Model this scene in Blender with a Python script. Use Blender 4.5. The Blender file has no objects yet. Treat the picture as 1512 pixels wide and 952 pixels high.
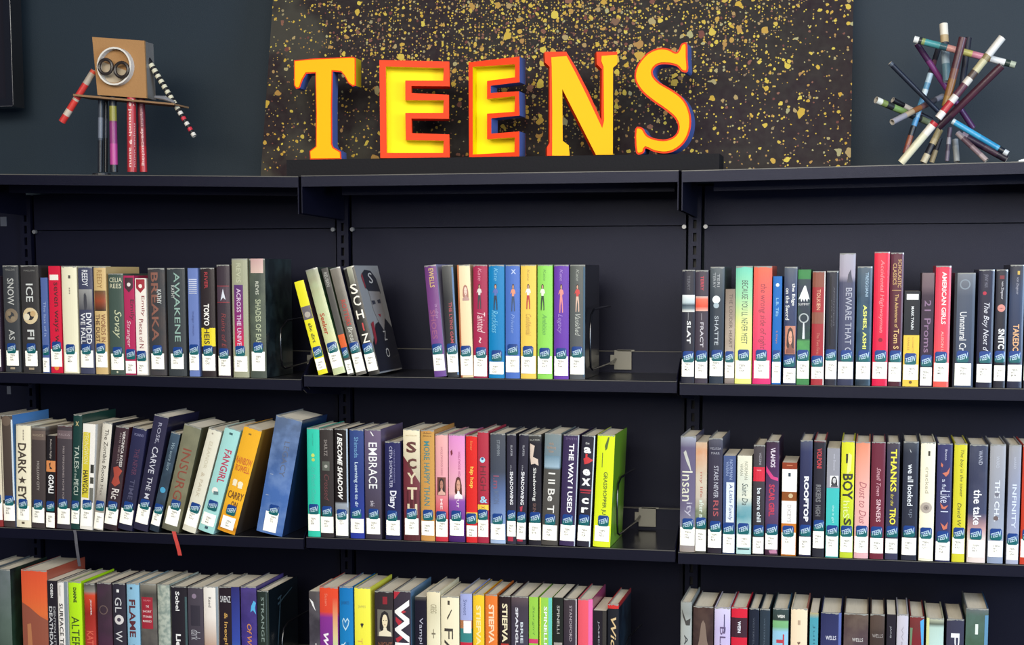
import bpy, math, random
from mathutils import Vector, Matrix

SC = bpy.context.scene
COL = SC.collection
FLOOR = 1.40           # height of the upper book shelf above the floor (all heights below are relative to it)

# ------------------------------------------------------------------ camera
F_PX, CY = 2255.17, 619.09
PITCH, ROLL, YAW = -0.0967758, 0.0011553, 0.2323270
CAM = Vector((0.742066, -2.905612, 0.211851))
def _rot(rx, ry, rz):
    return Matrix.Rotation(rz, 3, 'Z') @ Matrix.Rotation(rx, 3, 'X') @ Matrix.Rotation(ry, 3, 'Y')
RCAM = _rot(PITCH, ROLL, YAW)
cd = bpy.data.cameras.new('camera')
cam = bpy.data.objects.new('camera', cd); COL.objects.link(cam)
cd.sensor_fit = 'HORIZONTAL'; cd.sensor_width = 36.0
cd.lens = F_PX / 1512 * 36.0
cd.shift_y = (CY - 476) / 1512
cd.clip_start = 0.05
cam.matrix_world = Matrix.Translation(CAM + Vector((0, 0, FLOOR))) @ (RCAM @ Matrix.Rotation(math.pi/2, 3, 'X')).to_4x4()
SC.camera = cam

# ------------------------------------------------------------------ world, lights, exposure
SC.view_settings.view_transform = 'Standard'
SC.view_settings.look = 'None'
SC.view_settings.gamma = 1.0
SC.view_settings.exposure = 0.0
w = bpy.data.worlds.new('world'); SC.world = w; w.use_nodes = True
w.node_tree.nodes['Background'].inputs[0].default_value = (0.50, 0.64, 1.0, 1)
w.node_tree.nodes['Background'].inputs[1].default_value = 0.16
def area(name, loc, target, sx, sy, power, color):
    l = bpy.data.lights.new(name, 'AREA'); l.shape = 'RECTANGLE'; l.size = sx; l.size_y = sy
    l.energy = power; l.color = color
    o = bpy.data.objects.new(name, l); COL.objects.link(o)
    o.location = Vector(loc); o.rotation_euler = (Vector(target) - Vector(loc)).to_track_quat('-Z', 'Y').to_euler()
area('ceiling_lights_near', (0.1, -2.6, 2.78), (0.0, -2.0, 0.5), 3.8, 1.2, 140, (1.0, 0.95, 0.84))
area('ceiling_lights_far', (0.8, -4.8, 2.75), (-.1, 0.0, 1.1), 4.0, 1.6, 185, (1.0, 0.94, 0.82))
area('window_daylight', (3.7, -2.4, 1.9), (0.5, 0.2, 1.5), 1.5, 1.6, 165, (0.55, 0.74, 1.0))

# ------------------------------------------------------------------ helpers
def lin(c):
    if isinstance(c, str): c = [int(c[i:i+2], 16) / 255 for i in (0, 2, 4)]
    return [x / 12.92 if x <= .04045 else ((x + .055) / 1.055) ** 2.4 for x in c]
KA = 0.70       # photo colour -> paint colour
def alb(c): return tuple(min(.9, v * KA) for v in lin(c)) + (1.0,)

def ray(px, py):
    return RCAM @ Vector(((px - 756) / F_PX, 1.0, (CY - py) / F_PX))
def pix(px, py, Y=0.0):                      # point of the plane Y = const that shows at a pixel
    d = ray(px, py); t = (Y - CAM.y) / d.y; return CAM + d * t
def pixp(px, py, P, n):                      # same for any plane
    d = ray(px, py); t = (P - CAM).dot(n) / d.dot(n); return CAM + d * t

_mats = {}
def mat(color, rough=.45, coat=0.0, spec=.5, bump=0.0, bscale=200, metal=0.0, name=None):
    key = ('m', color, rough, coat, spec, bump, bscale, metal)
    if key in _mats: return _mats[key]
    m = bpy.data.materials.new(name or 'paint_' + (color if isinstance(color, str) else 'rgb')); m.use_nodes = True
    nt = m.node_tree; b = nt.nodes['Principled BSDF']
    b.inputs['Base Color'].default_value = alb(color)
    b.inputs['Roughness'].default_value = rough; b.inputs['Metallic'].default_value = metal
    b.inputs['Coat Weight'].default_value = coat; b.inputs['Coat Roughness'].default_value = .12
    b.inputs['Specular IOR Level'].default_value = spec
    if bump:
        tc = nt.nodes.new('ShaderNodeTexCoord'); n = nt.nodes.new('ShaderNodeTexNoise'); bp = nt.nodes.new('ShaderNodeBump')
        n.inputs['Scale'].default_value = bscale; bp.inputs['Strength'].default_value = bump; bp.inputs['Distance'].default_value = .002
        nt.links.new(tc.outputs['Object'], n.inputs['Vector']); nt.links.new(n.outputs['Fac'], bp.inputs['Height'])
        nt.links.new(bp.outputs[0], b.inputs['Normal'])
    _mats[key] = m; return m

def ramp_mat(stops, H, z0=0.0, const=False, rough=.3, coat=.6, blotch=0.0, seed=0, axis=2, blotch2=None, bscale=26, name='jacket_print'):
    """cover printed with colour bands: stops = [(v, hex)], v from 0 (top) to 1 (bottom) of a height H"""
    m = bpy.data.materials.new(name); m.use_nodes = True
    nt = m.node_tree; N = nt.nodes.new; L = nt.links.new; b = nt.nodes['Principled BSDF']
    b.inputs['Roughness'].default_value = rough; b.inputs['Coat Weight'].default_value = coat; b.inputs['Coat Roughness'].default_value = .2; b.inputs['Specular IOR Level'].default_value = .3
    tc = N('ShaderNodeTexCoord'); sp = N('ShaderNodeSeparateXYZ'); L(tc.outputs['Object'], sp.inputs[0])
    mr = N('ShaderNodeMapRange'); L(sp.outputs[axis], mr.inputs[0])
    mr.inputs[1].default_value = z0 + H; mr.inputs[2].default_value = z0; mr.inputs[3].default_value = 0; mr.inputs[4].default_value = 1
    cr = N('ShaderNodeValToRGB'); L(mr.outputs[0], cr.inputs[0])
    cr.color_ramp.interpolation = 'CONSTANT' if const else 'LINEAR'
    el = cr.color_ramp.elements
    while len(el) > 1: el.remove(el[0])
    el[0].position = stops[0][0]; el[0].color = alb(stops[0][1])
    for v, c in stops[1:]:
        e = el.new(v); e.color = alb(c)
    out = cr.outputs[0]
    nz = N('ShaderNodeTexNoise'); nz.inputs['Scale'].default_value = bscale; nz.inputs['Detail'].default_value = 4
    mp = N('ShaderNodeMapping'); mp.inputs['Location'].default_value = (seed * 1.37, seed * .71, seed * 2.3)
    L(tc.outputs['Object'], mp.inputs[0]); L(mp.outputs[0], nz.inputs['Vector'])
    if blotch or blotch2:
        mx = N('ShaderNodeMix'); mx.data_type = 'RGBA'
        m2 = N('ShaderNodeMapRange'); L(nz.outputs['Fac'], m2.inputs[0]); m2.inputs[1].default_value = .42; m2.inputs[2].default_value = .62
        m2.inputs[4].default_value = blotch or .8
        L(m2.outputs[0], mx.inputs[0]); L(out, mx.inputs[6])
        if blotch2: mx.inputs[7].default_value = alb(blotch2)
        else:
            hs = N('ShaderNodeHueSaturation'); hs.inputs['Value'].default_value = 1.9; hs.inputs['Saturation'].default_value = .9
            L(out, hs.inputs['Color']); L(hs.outputs[0], mx.inputs[7])
        out = mx.outputs[2]
    L(out, b.inputs['Base Color'])
    bp = N('ShaderNodeBump'); bp.inputs['Strength'].default_value = .25; bp.inputs['Distance'].default_value = .002
    L(nz.outputs['Fac'], bp.inputs['Height']); L(bp.outputs[0], b.inputs['Coat Normal'])
    return m

def link(name, me, m=None, parent=None, **props):
    o = bpy.data.objects.new(name, me); COL.objects.link(o)
    if m is not None and me is not None:
        ms = m if isinstance(m, (list, tuple)) else [m]
        for k, x in enumerate(ms):
            if len(me.materials) <= k: me.materials.append(x)
    if parent is not None: o.parent = parent
    for k, v in props.items(): o[k] = v
    return o
class MB:
    """collects faces, builds one mesh object"""
    def __init__(s): s.v = []; s.f = []; s.mi = []
    def face(s, pts, mi=0):
        n = len(s.v); s.v += [tuple(p) for p in pts]; s.f.append(tuple(range(n, n + len(pts)))); s.mi.append(mi)
    def box(s, x0, x1, y0, y1, z0, z1, mi=0, M=None):
        P = [Vector((x, y, z)) for x in (x0, x1) for y in (y0, y1) for z in (z0, z1)]
        if M is not None: P = [M @ p for p in P]
        n = len(s.v); s.v += [tuple(p) for p in P]
        for q in ((0,1,3,2), (4,6,7,5), (0,4,5,1), (2,3,7,6), (0,2,6,4), (1,5,7,3)):
            s.f.append(tuple(n + k for k in q)); s.mi.append(mi)
    def hexa(s, P, mi=0):           # 8 points: bottom 4 (ccw from above), top 4
        n = len(s.v); s.v += [tuple(p) for p in P]
        for q in ((3,2,1,0), (4,5,6,7), (0,1,5,4), (1,2,6,5), (2,3,7,6), (3,0,4,7)):
            s.f.append(tuple(n + k for k in q)); s.mi.append(mi)
    def prism(s, poly, d0, d1, fr, mi=(0, 0, 0)):   # poly in (a, b); fr(a, b, depth) -> point
        n = len(s.v); k = len(poly)
        s.v += [tuple(fr(a, b, d0)) for a, b in poly] + [tuple(fr(a, b, d1)) for a, b in poly]
        s.f.append(tuple(range(n, n + k))); s.mi.append(mi[0])
        s.f.append(tuple(range(n + 2*k - 1, n + k - 1, -1))); s.mi.append(mi[1])
        for i in range(k):
            j = (i + 1) % k
            s.f.append((n + j, n + i, n + k + i, n + k + j)); s.mi.append(mi[2])
    def tube(s, pts, r, n=10, mi=0, cap=True):
        pts = [Vector(p) for p in pts]; base = len(s.v); up = Vector((.13, .31, 1)).normalized(); prev = None
        for i, p in enumerate(pts):
            t = (pts[min(i+1, len(pts)-1)] - pts[max(i-1, 0)]).normalized()
            if prev is None:
                a = t.cross(up);
                if a.length < .1: a = t.cross(Vector((1, 0, 0)))
            else: a = prev - t * prev.dot(t)
            a.normalize(); prev = a; b = t.cross(a)
            rr = r[i] if isinstance(r, (list, tuple)) else r
            for k in range(n):
                q = 2*math.pi*k/n; s.v.append(tuple(p + a*math.cos(q)*rr + b*math.sin(q)*rr))
        for i in range(len(pts)-1):
            for k in range(n):
                s.f.append((base+i*n+k, base+i*n+(k+1) % n, base+(i+1)*n+(k+1) % n, base+(i+1)*n+k)); s.mi.append(mi)
        if cap:
            s.f.append(tuple(base+k for k in range(n))[::-1]); s.mi.append(mi)
            s.f.append(tuple(base+(len(pts)-1)*n+k for k in range(n))); s.mi.append(mi)
    def build(s, name, m=None, parent=None, smooth=False, **props):
        import bmesh
        me = bpy.data.meshes.new(name); me.from_pydata(s.v, [], s.f)
        for p, i in zip(me.polygons, s.mi): p.material_index = i; p.use_smooth = smooth
        bm = bmesh.new(); bm.from_mesh(me); bmesh.ops.recalc_face_normals(bm, faces=bm.faces); bm.to_mesh(me); bm.free()
        return link(name, me, m, parent, **props)
def thing(name, label, cat, loc=(0, 0, 0), group=None):
    o = link(name, None); o.location = loc; o['label'] = label; o['category'] = cat
    if group: o['group'] = group
    return o
UP = Vector((0, 0, FLOOR))
_txt = {}
def text_mesh(txt, bold=0.0, shear=0.0, align='LEFT', line=1.0, res=2):
    """flat lettering normalised so that its box is 0..1 x 0..1; returns (verts, faces)"""
    key = (txt, bold, shear, align, line)
    if key in _txt: return _txt[key]
    c = bpy.data.curves.new('t', 'FONT'); c.body = txt; c.offset = bold*.55; c.shear = shear; c.resolution_u = res
    c.align_x = align; c.space_line = line
    o = bpy.data.objects.new('t', c); COL.objects.link(o)
    dg = bpy.context.evaluated_depsgraph_get()
    me = o.evaluated_get(dg).to_mesh()
    V = [v.co.copy() for v in me.vertices]; Fc = [tuple(p.vertices) for p in me.polygons]
    o.evaluated_get(dg).to_mesh_clear()
    bpy.data.objects.remove(o); bpy.data.curves.remove(c)
    x0 = min(v.x for v in V); x1 = max(v.x for v in V); y0 = min(v.y for v in V); y1 = max(v.y for v in V)
    V = [((v.x-x0)/(x1-x0), (v.y-y0)/(y1-y0)) for v in V]
    _txt[key] = (V, Fc); return _txt[key]
def blob(cx, cy, rx, ry, n=14, a0=0.0):
    return [(cx + rx*math.cos(a0+2*math.pi*k/n), cy + ry*math.sin(a0+2*math.pi*k/n)) for k in range(n)]
def smooth_poly(P, n=3):
    out = []
    for i in range(len(P)):
        p0, p1, p2, p3 = P[i-1], P[i], P[(i+1) % len(P)], P[(i+2) % len(P)]
        for k in range(n):
            t = k / n
            out.append(tuple(.5*((2*p1[j]) + (-p0[j]+p2[j])*t + (2*p0[j]-5*p1[j]+4*p2[j]-p3[j])*t*t + (-p0[j]+3*p1[j]-3*p2[j]+p3[j])*t**3) for j in (0, 1)))
    return out
def inset(P, d):
    A = sum(P[i-1][0]*P[i][1]-P[i][0]*P[i-1][1] for i in range(len(P))); sg = 1 if A > 0 else -1
    out = []
    for i in range(len(P)):
        a, b, c = Vector(P[i-1]), Vector(P[i]), Vector(P[(i+1) % len(P)])
        e, f = (b-a), (c-b)
        if e.length < 1e-9 or f.length < 1e-9: out.append(tuple(b)); continue
        e.normalize(); f.normalize()
        n = Vector((-e.y-f.y, e.x+f.x)) * sg
        l = max(n.length, .6); n = n / (l*l) * 2
        out.append(tuple(b + n*d))
    return out

# ------------------------------------------------------------------ the setting
METAL = mat('09091a', rough=.42, coat=.0, spec=.25, bump=.12, bscale=900, name='black_powder_coated_steel')  # black steel; bluish base and specular tint paint in flare haze over the darks
EDGE = mat('5c5a56', rough=.35, spec=.4, name='shelf_edge_highlight')  # pale grey paints the highlight line along steel edges and back rims
METAL.node_tree.nodes['Principled BSDF'].inputs['Specular Tint'].default_value = (.72, .76, 1.0, 1)
BLACK = mat('08080c', rough=.6, name='dark_recess')
P3 = .381; PITCH_B = .762; DEEP = .26
XL, XR, YW = -2.6, 2.6, .30

def wall_mat():
    m = bpy.data.materials.new('slate_blue_wall_paint'); m.use_nodes = True; nt = m.node_tree; b = nt.nodes['Principled BSDF']
    tc = nt.nodes.new('ShaderNodeTexCoord'); n = nt.nodes.new('ShaderNodeTexNoise'); n.inputs['Scale'].default_value = 350
    bp = nt.nodes.new('ShaderNodeBump'); bp.inputs['Strength'].default_value = .12; bp.inputs['Distance'].default_value = .002
    nt.links.new(tc.outputs['Object'], n.inputs['Vector']); nt.links.new(n.outputs['Fac'], bp.inputs['Height']); nt.links.new(bp.outputs[0], b.inputs['Normal'])
    b.inputs['Base Color'].default_value = alb('222f3a'); b.inputs['Roughness'].default_value = .6; b.inputs['Specular IOR Level'].default_value = .2
    return m
m = MB(); m.box(XL, XR, YW, YW+.12, 0, 2.9); m.build('wall_back', wall_mat(), kind='structure')
m = MB(); m.box(XL, XR, -6.2, YW+.12, -.05, 0); m.build('floor', mat('6d665c', rough=.9, bump=.6, bscale=400), kind='structure')

# rows of shelves: front edge of every shelf, left and right end, as pixels of the photograph
LIPS = {
 0: [((0, 257), (440, 260.5)), ((442.5, 259.5), (999.5, 251.5)), ((1006, 252), (1512, 238.5))],
 1: [((0, 549), (445, 560)), ((450, 554), (996.5, 562.8)), ((1003, 565.5), (1512, 573.5))],
 2: [((0, 778), (446, 794.5)), ((450, 792.5), (994, 812.5)), ((1000, 815), (1512, 834))],
}
def lipline(row, bay):
    if row == 3:
        a, b = lipline(2, bay); return (a - .33, b)
    (x0, y0), (x1, y1) = LIPS[row][bay]
    A, B = pix(x0, y0), pix(x1, y1); s = (B.z-A.z)/(B.x-A.x)
    return (A.z - s*A.x, s)
def shelf_z(row, bay, x):
    a, s = lipline(row, bay); return a + s*x
BAYX = [(-3*P3, -P3), (-P3, P3), (P3, 3*P3)]
BN = ['left', 'middle', 'right']
RN = {0: 'top', 1: 'upper', 2: 'middle', 3: 'lower'}
ZSEAM = pix(760, 335, DEEP).z
# posts with slots
for k, xp in enumerate([-3*P3, -P3, P3, 3*P3]):
    label = ['slotted black steel upright at the left end behind the shelves', 'slotted black steel upright between left and middle bays',
             'slotted black steel upright between middle and right bays', 'slotted black steel upright ending the right bay, outside the photo'][k]
    t = thing('upright_post', label, 'post', (xp, DEEP-.01, 0), 'slotted uprights of the book shelving')
    m = MB(); wd = .013; zt = FLOOR + .385
    m.box(-wd, -.0035, 0, .02, 0, zt); m.box(.0035, wd, 0, .02, 0, zt)
    z = .02
    while z < zt - .02:
        m.box(-.0035, .0035, 0, .006, z, z+.009); z += .0265
    m.build('slotted_face', METAL, t)
    m = MB(); m.box(-.0035, .0035, .016, .02, 0, zt); m.build('channel_back', BLACK, t)
m = MB(); m.box(-5*P3+.019, -3*P3-.019, DEEP, DEEP+.012, .02, FLOOR+.385)
t = thing('back_panel', 'black steel panel of the neighbouring bay at the left edge of the photo', 'panel', (0, 0, 0), 'back panels of the shelving')
m.build('lower_sheet', METAL, t)
for pz in ((5, 327, 11, 15), (13, 576, 7, 13)):
    p = pix(pz[0], pz[1], DEEP-.002); m = MB(); m.box(p.x-pz[2]/1400, p.x+pz[2]/1400, DEEP-.002, DEEP-.0002, FLOOR+p.z-pz[3]/1400, FLOOR+p.z+pz[3]/1400); m.build('shelf_tag', mat('4c505c', rough=.5), t)
for bay, (x0, x1) in enumerate(BAYX):
    g = .019
    t = thing('back_panel', 'black steel back panel closing the %s shelving bay' % BN[bay], 'panel', ((x0+x1)/2, DEEP, 0), 'back panels of the shelving')
    hw = (x1-x0)/2 - g
    m = MB(); m.box(-hw, hw, 0, .012, .02, FLOOR+ZSEAM-.001); m.build('lower_sheet', METAL, t)
    m = MB(); m.box(-hw, hw, -.004, .012, FLOOR+ZSEAM+.001, FLOOR+.385); m.build('upper_sheet', METAL, t)
    for sx in (-1, 1):
        m = MB(); m.tube([(sx*(hw-.003), -.012, FLOOR+.302), (sx*(hw-.003), -.0035, FLOOR+.302)], .0045, 10); m.build('screw', mat('9a9a9a', rough=.3, metal=.6), t)
    # canopy
    a, s = lipline(0, bay); gl = .003
    X0, X1 = x0+gl, x1-gl
    if bay == 0: X0 -= 0
    t = thing('canopy_top', 'black steel canopy lid over the %s shelving bay' % BN[bay], 'shelf', (0, 0, FLOOR), 'canopy lids on top of the shelving')
    h = .0215
    zf = lambda x: a + s*x
    m = MB()
    def slab(m, xa, xb, ya, yb, da, db):
        m.hexa([(xa, ya, zf(xa)+da), (xb, ya, zf(xb)+da), (xb, yb, zf(xb)+da), (xa, yb, zf(xa)+da),
                (xa, ya, zf(xa)+db), (xb, ya, zf(xb)+db), (xb, yb, zf(xb)+db), (xa, yb, zf(xa)+db)])
    slab(m, X0, X1, 0, DEEP+.02, -.003, 0); slab(m, X0, X1, 0, .002, -h, -.003)
    slab(m, X0, X1, .002, .014, -h, -h+.002)
    m.build('lid', METAL, t)
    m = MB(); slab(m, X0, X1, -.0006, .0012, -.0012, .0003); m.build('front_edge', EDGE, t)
    m = MB(); slab(m, X0+.05, X1-.02, .10, .115, -.034, -.003); m.build('stiffener', METAL, t)
    for sx, xx in ((1, X0), (-1, X1)):
        m = MB(); q = [(0.0005, -.002), (.0005, -.074), (DEEP-.012, -.079), (DEEP-.012, -.002)]
        m.prism(q, 0, sx*.0018, lambda p, r, d: (xx + d, p, zf(xx) + r)); m.build('end_bracket', METAL, t)
    # shelves
    for row in (1, 2, 3):
        a, s = lipline(row, bay)
        t = thing('shelf', 'black steel %s book shelf of the %s bay' % (RN[row], BN[bay]), 'shelf', (0, 0, FLOOR), 'black steel book shelves')
        glossy = mat('16161d', rough=.16 if row == 2 else .3, spec=.55, bump=.05, bscale=500, name='shelf_surface')
        m = MB(); slab(m, X0, X1, .0012, DEEP-.014, -.002, -.0003); m.build('deck', glossy, t)
        m = MB(); slab(m, X0, X1, 0, .002, -.0225, -.0022); slab(m, X0, X1, .002, .012, -.0225, -.0205); m.build('front_lip', METAL, t)
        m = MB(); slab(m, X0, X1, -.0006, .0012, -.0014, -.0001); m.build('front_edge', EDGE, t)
        m = MB(); slab(m, X0+.004, X1-.004, DEEP-.022, DEEP-.014, -.001, .043); m.build('back_stop', METAL, t)
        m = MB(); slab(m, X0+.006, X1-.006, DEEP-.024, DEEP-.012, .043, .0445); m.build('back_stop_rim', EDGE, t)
        for sx, xx in ((1, X0), (-1, X1)):
            m = MB(); q = [(.004, -.018), (.03, -.03), (DEEP-.025, -.05), (DEEP-.025, .045), (.06, .04), (.004, .003)]
            m.prism(q, -sx*.0006, sx*.0012, lambda p, r, d: (xx + d, p, zf(xx) + r)); m.build('end_bracket', METAL, t)

# ------------------------------------------------------------------ books
PAGES = None
def pages_mat():
    m = bpy.data.materials.new('book_pages'); m.use_nodes = True; nt = m.node_tree; b = nt.nodes['Principled BSDF']
    tc = nt.nodes.new('ShaderNodeTexCoord'); wv = nt.nodes.new('ShaderNodeTexNoise'); mp = nt.nodes.new('ShaderNodeMapping')
    mp.inputs['Scale'].default_value = (1800, 14, 14); wv.inputs['Scale'].default_value = 1
    mx = nt.nodes.new('ShaderNodeMix'); mx.data_type = 'RGBA'; mx.inputs[6].default_value = alb('ccc2ae'); mx.inputs[7].default_value = alb('f4ecdc')
    nt.links.new(tc.outputs['Object'], mp.inputs[0]); nt.links.new(mp.outputs[0], wv.inputs['Vector'])
    nt.links.new(wv.outputs['Fac'], mx.inputs[0]); nt.links.new(mx.outputs[2], b.inputs['Base Color']); b.inputs['Roughness'].default_value = .85
    return m
PAGES = pages_mat()
LABELM = mat('fffcec', rough=.5, coat=.0, spec=.3, name='white_label_paper')
LABELM.node_tree.nodes['Principled BSDF'].inputs['Base Color'].default_value = (.80, .78, .70, 1)
INK = mat('3c3836', rough=.6, name='label_ink')
FILM_GLINT = mat('9a9a94', rough=.15, coat=.8, name='film_glint')  # whitish colour stands in for glints on the crinkled film
def sticker_mat():
    m = bpy.data.materials.new('blue_green_sticker'); m.use_nodes = True; nt = m.node_tree; N = nt.nodes.new; L = nt.links.new; b = nt.nodes['Principled BSDF']
    tc = N('ShaderNodeTexCoord'); sp = N('ShaderNodeSeparateXYZ'); L(tc.outputs['Object'], sp.inputs[0])
    s = N('ShaderNodeMath'); s.operation = 'SINE'; k = N('ShaderNodeMath'); k.operation = 'MULTIPLY'; k.inputs[1].default_value = 300
    L(sp.outputs[0], k.inputs[0]); L(k.outputs[0], s.inputs[0])
    a = N('ShaderNodeMath'); a.operation = 'MULTIPLY_ADD'; a.inputs[1].default_value = -.0022; L(s.outputs[0], a.inputs[0]); L(sp.outputs[2], a.inputs[2])
    g = N('ShaderNodeMath'); g.operation = 'GREATER_THAN'; g.inputs[1].default_value = -.001; L(a.outputs[0], g.inputs[0])
    mx = N('ShaderNodeMix'); mx.data_type = 'RGBA'; mx.inputs[6].default_value = alb('0a6064'); mx.inputs[7].default_value = alb('173f86')
    L(g.outputs[0], mx.inputs[0]); L(mx.outputs[2], b.inputs['Base Color']); b.inputs['Roughness'].default_value = .3; b.inputs['Coat Weight'].default_value = .4
    return m
STICKER = sticker_mat()
STICK_TXT = mat('b8d0dc', rough=.4, name='sticker_lettering_white')
rnd = random.Random(7)

class Book:
    def __init__(s, root, w, H, depth, bulge, left, right):
        s.root, s.w, s.H, s.d, s.bg = root, w, H, depth, bulge; s.lay = 1
    def prof(s, x):                      # y of the spine surface
        t = min(1.0, abs(x) / (s.w/2)); return s.bg * (t ** 2.4)
    def put(s, V, Fc, name, m, parent=None, lift=0.0, origin=None, **kw):
        """V in spine coords (x, z) metres"""
        s.lay += 1; e = .00010 * s.lay + lift
        ox, oz = origin or (0, 0)
        V = list(V); lim = s.w/7; out = []; stack = [tuple(f) for f in Fc]; cache = {}
        while stack:                     # split faces wide enough to cut through the rounded spine
            f = stack.pop()
            if len(f) == 4 and name in ('spine_panel', 'spine_band', 'genre_sticker', 'call_number_label', 'film_edge_glint'): out.append(f); continue
            xs = [V[i][0] for i in f]
            if max(xs)-min(xs) <= lim or len(V) > 6000: out.append(f); continue
            if len(f) > 3: stack += [(f[0], f[i], f[i+1]) for i in range(1, len(f)-1)]; continue
            k = max(range(3), key=lambda i: abs(V[f[i]][0]-V[f[(i+1) % 3]][0]))
            a, b_, c = f[k], f[(k+1) % 3], f[(k+2) % 3]; key = (min(a, b_), max(a, b_))
            if key not in cache: cache[key] = len(V); V.append(((V[a][0]+V[b_][0])/2, (V[a][1]+V[b_][1])/2))
            m_ = cache[key]; stack += [(a, m_, c), (m_, b_, c)]
        Fc = out
        me = bpy.data.meshes.new(name)
        me.from_pydata([(x-ox, s.prof(x)-e, z-oz) for x, z in V], [], Fc)
        # face the front
        o = link(name, me, m, parent or s.root, **kw); o.location = (ox, 0, oz)
        return o
    def xz(s, u, v): return ((u-.5)*s.w, (1-v)*s.H)
    def rect(s, name, m, u0, u1, v0, v1, n=4, **kw):
        V = []; 
        for i in range(n+1):
            u = u0 + (u1-u0)*i/n; V += [s.xz(u, v1), s.xz(u, v0)]
        return s.put(V, [(2*i, 2*i+2, 2*i+3, 2*i+1) for i in range(n)], name, m, **kw)
    def poly(s, name, m, P, **kw):
        from mathutils.geometry import tessellate_polygon
        V = [s.xz(u, v) for u, v in P]
        Fc = [tuple(f) for f in tessellate_polygon([[Vector((x, z, 0)) for x, z in V]])]
        return s.put(V, Fc, name, m, **kw)
    def vtext(s, txt, m, u0, u1, v0, v1, bold=0, shear=0, name='title_lettering', **kw):
        V, Fc = text_mesh(txt, bold, shear)
        P = [s.xz(u0 + (u1-u0)*y, v0 + (v1-v0)*x) for x, y in V]
        return s.put(P, Fc, name, m, **kw)
    def htext(s, txt, m, u0, u1, v0, v1, bold=0, shear=0, name='title_lettering', align='CENTER', tilt=0, res=2, **kw):
        V, Fc = text_mesh(txt, bold, shear, align, 1.0, res)
        P = []
        for x, y in V:
            X, Z = s.xz(u0 + (u1-u0)*x, v1 + (v0-v1)*y)
            P.append((X, Z + tilt*(X - s.xz((u0+u1)/2, 0)[0])))
        return s.put(P, Fc, name, m, **kw)

def make_book(xb0, xb1, xt0, xt1, yt, row, bay, label, base, items=(), kind='hc', side=None, depth=None, lab=None, st=None,
              up=None, pull=.004, rough=.3, nolab=False, state=None):
    a, sl = lipline(row, bay)
    Y = pull
    # bottoms: where the shelf line is
    def zshelf(x): return a + sl*x
    xm = pix((xb0+xb1)/2, 600, Y).x
    zb = zshelf(xm)
    def px_at(xp, z):    # world x of the ray through column xp at height z (plane Y)
        y = 500.0
        for _ in range(4):
            p = pix(xp, y, Y); y += (p.z - z) * 735
        return p.x
    if row == 3:
        # bottoms lie below the photo: sides are read at the top and assumed to follow the lens
        X0, X1 = pix(xt0, yt, Y).x, pix(xt1, yt, Y).x; B0, B1 = X0, X1
        Zt = pix((xt0+xt1)/2, yt, Y).z
    else:
        B0, B1 = px_at(xb0, zb), px_at(xb1, zb)
        Zt = pix((xt0+xt1)/2, yt, Y).z
        X0, X1 = pix(xt0, yt, Y).x, pix(xt1, yt, Y).x
    ang = math.atan2((X0+X1-B0-B1)/2, Zt-zb)
    if abs(ang) < math.radians(1.6): ang = 0.0
    ww = ((X1-X0)+(B1-B0))/2
    if ang == 0: xc = (X0+X1+B0+B1)/4; ww *= .985
    else: xc = (B0+B1)/2
    ww *= math.cos(ang)
    H = (Zt-zb)/math.cos(ang) - (ww/2*abs(math.tan(ang)))
    return dict(xc=xc, w=ww, H=H, ang=ang, zb=zb, row=row, bay=bay, label=label, base=base, items=items, kind=kind, side=side,
                depth=depth, lab=lab, st=st, Y=Y, rough=rough, nolab=nolab, state=state)

def edges(b, z):
    """x of left and right side at height z above the shelf"""
    t = math.tan(b['ang']); hw = b['w']/2/math.cos(b['ang'])
    return b['xc'] + t*z - hw, b['xc'] + t*z + hw

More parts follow.
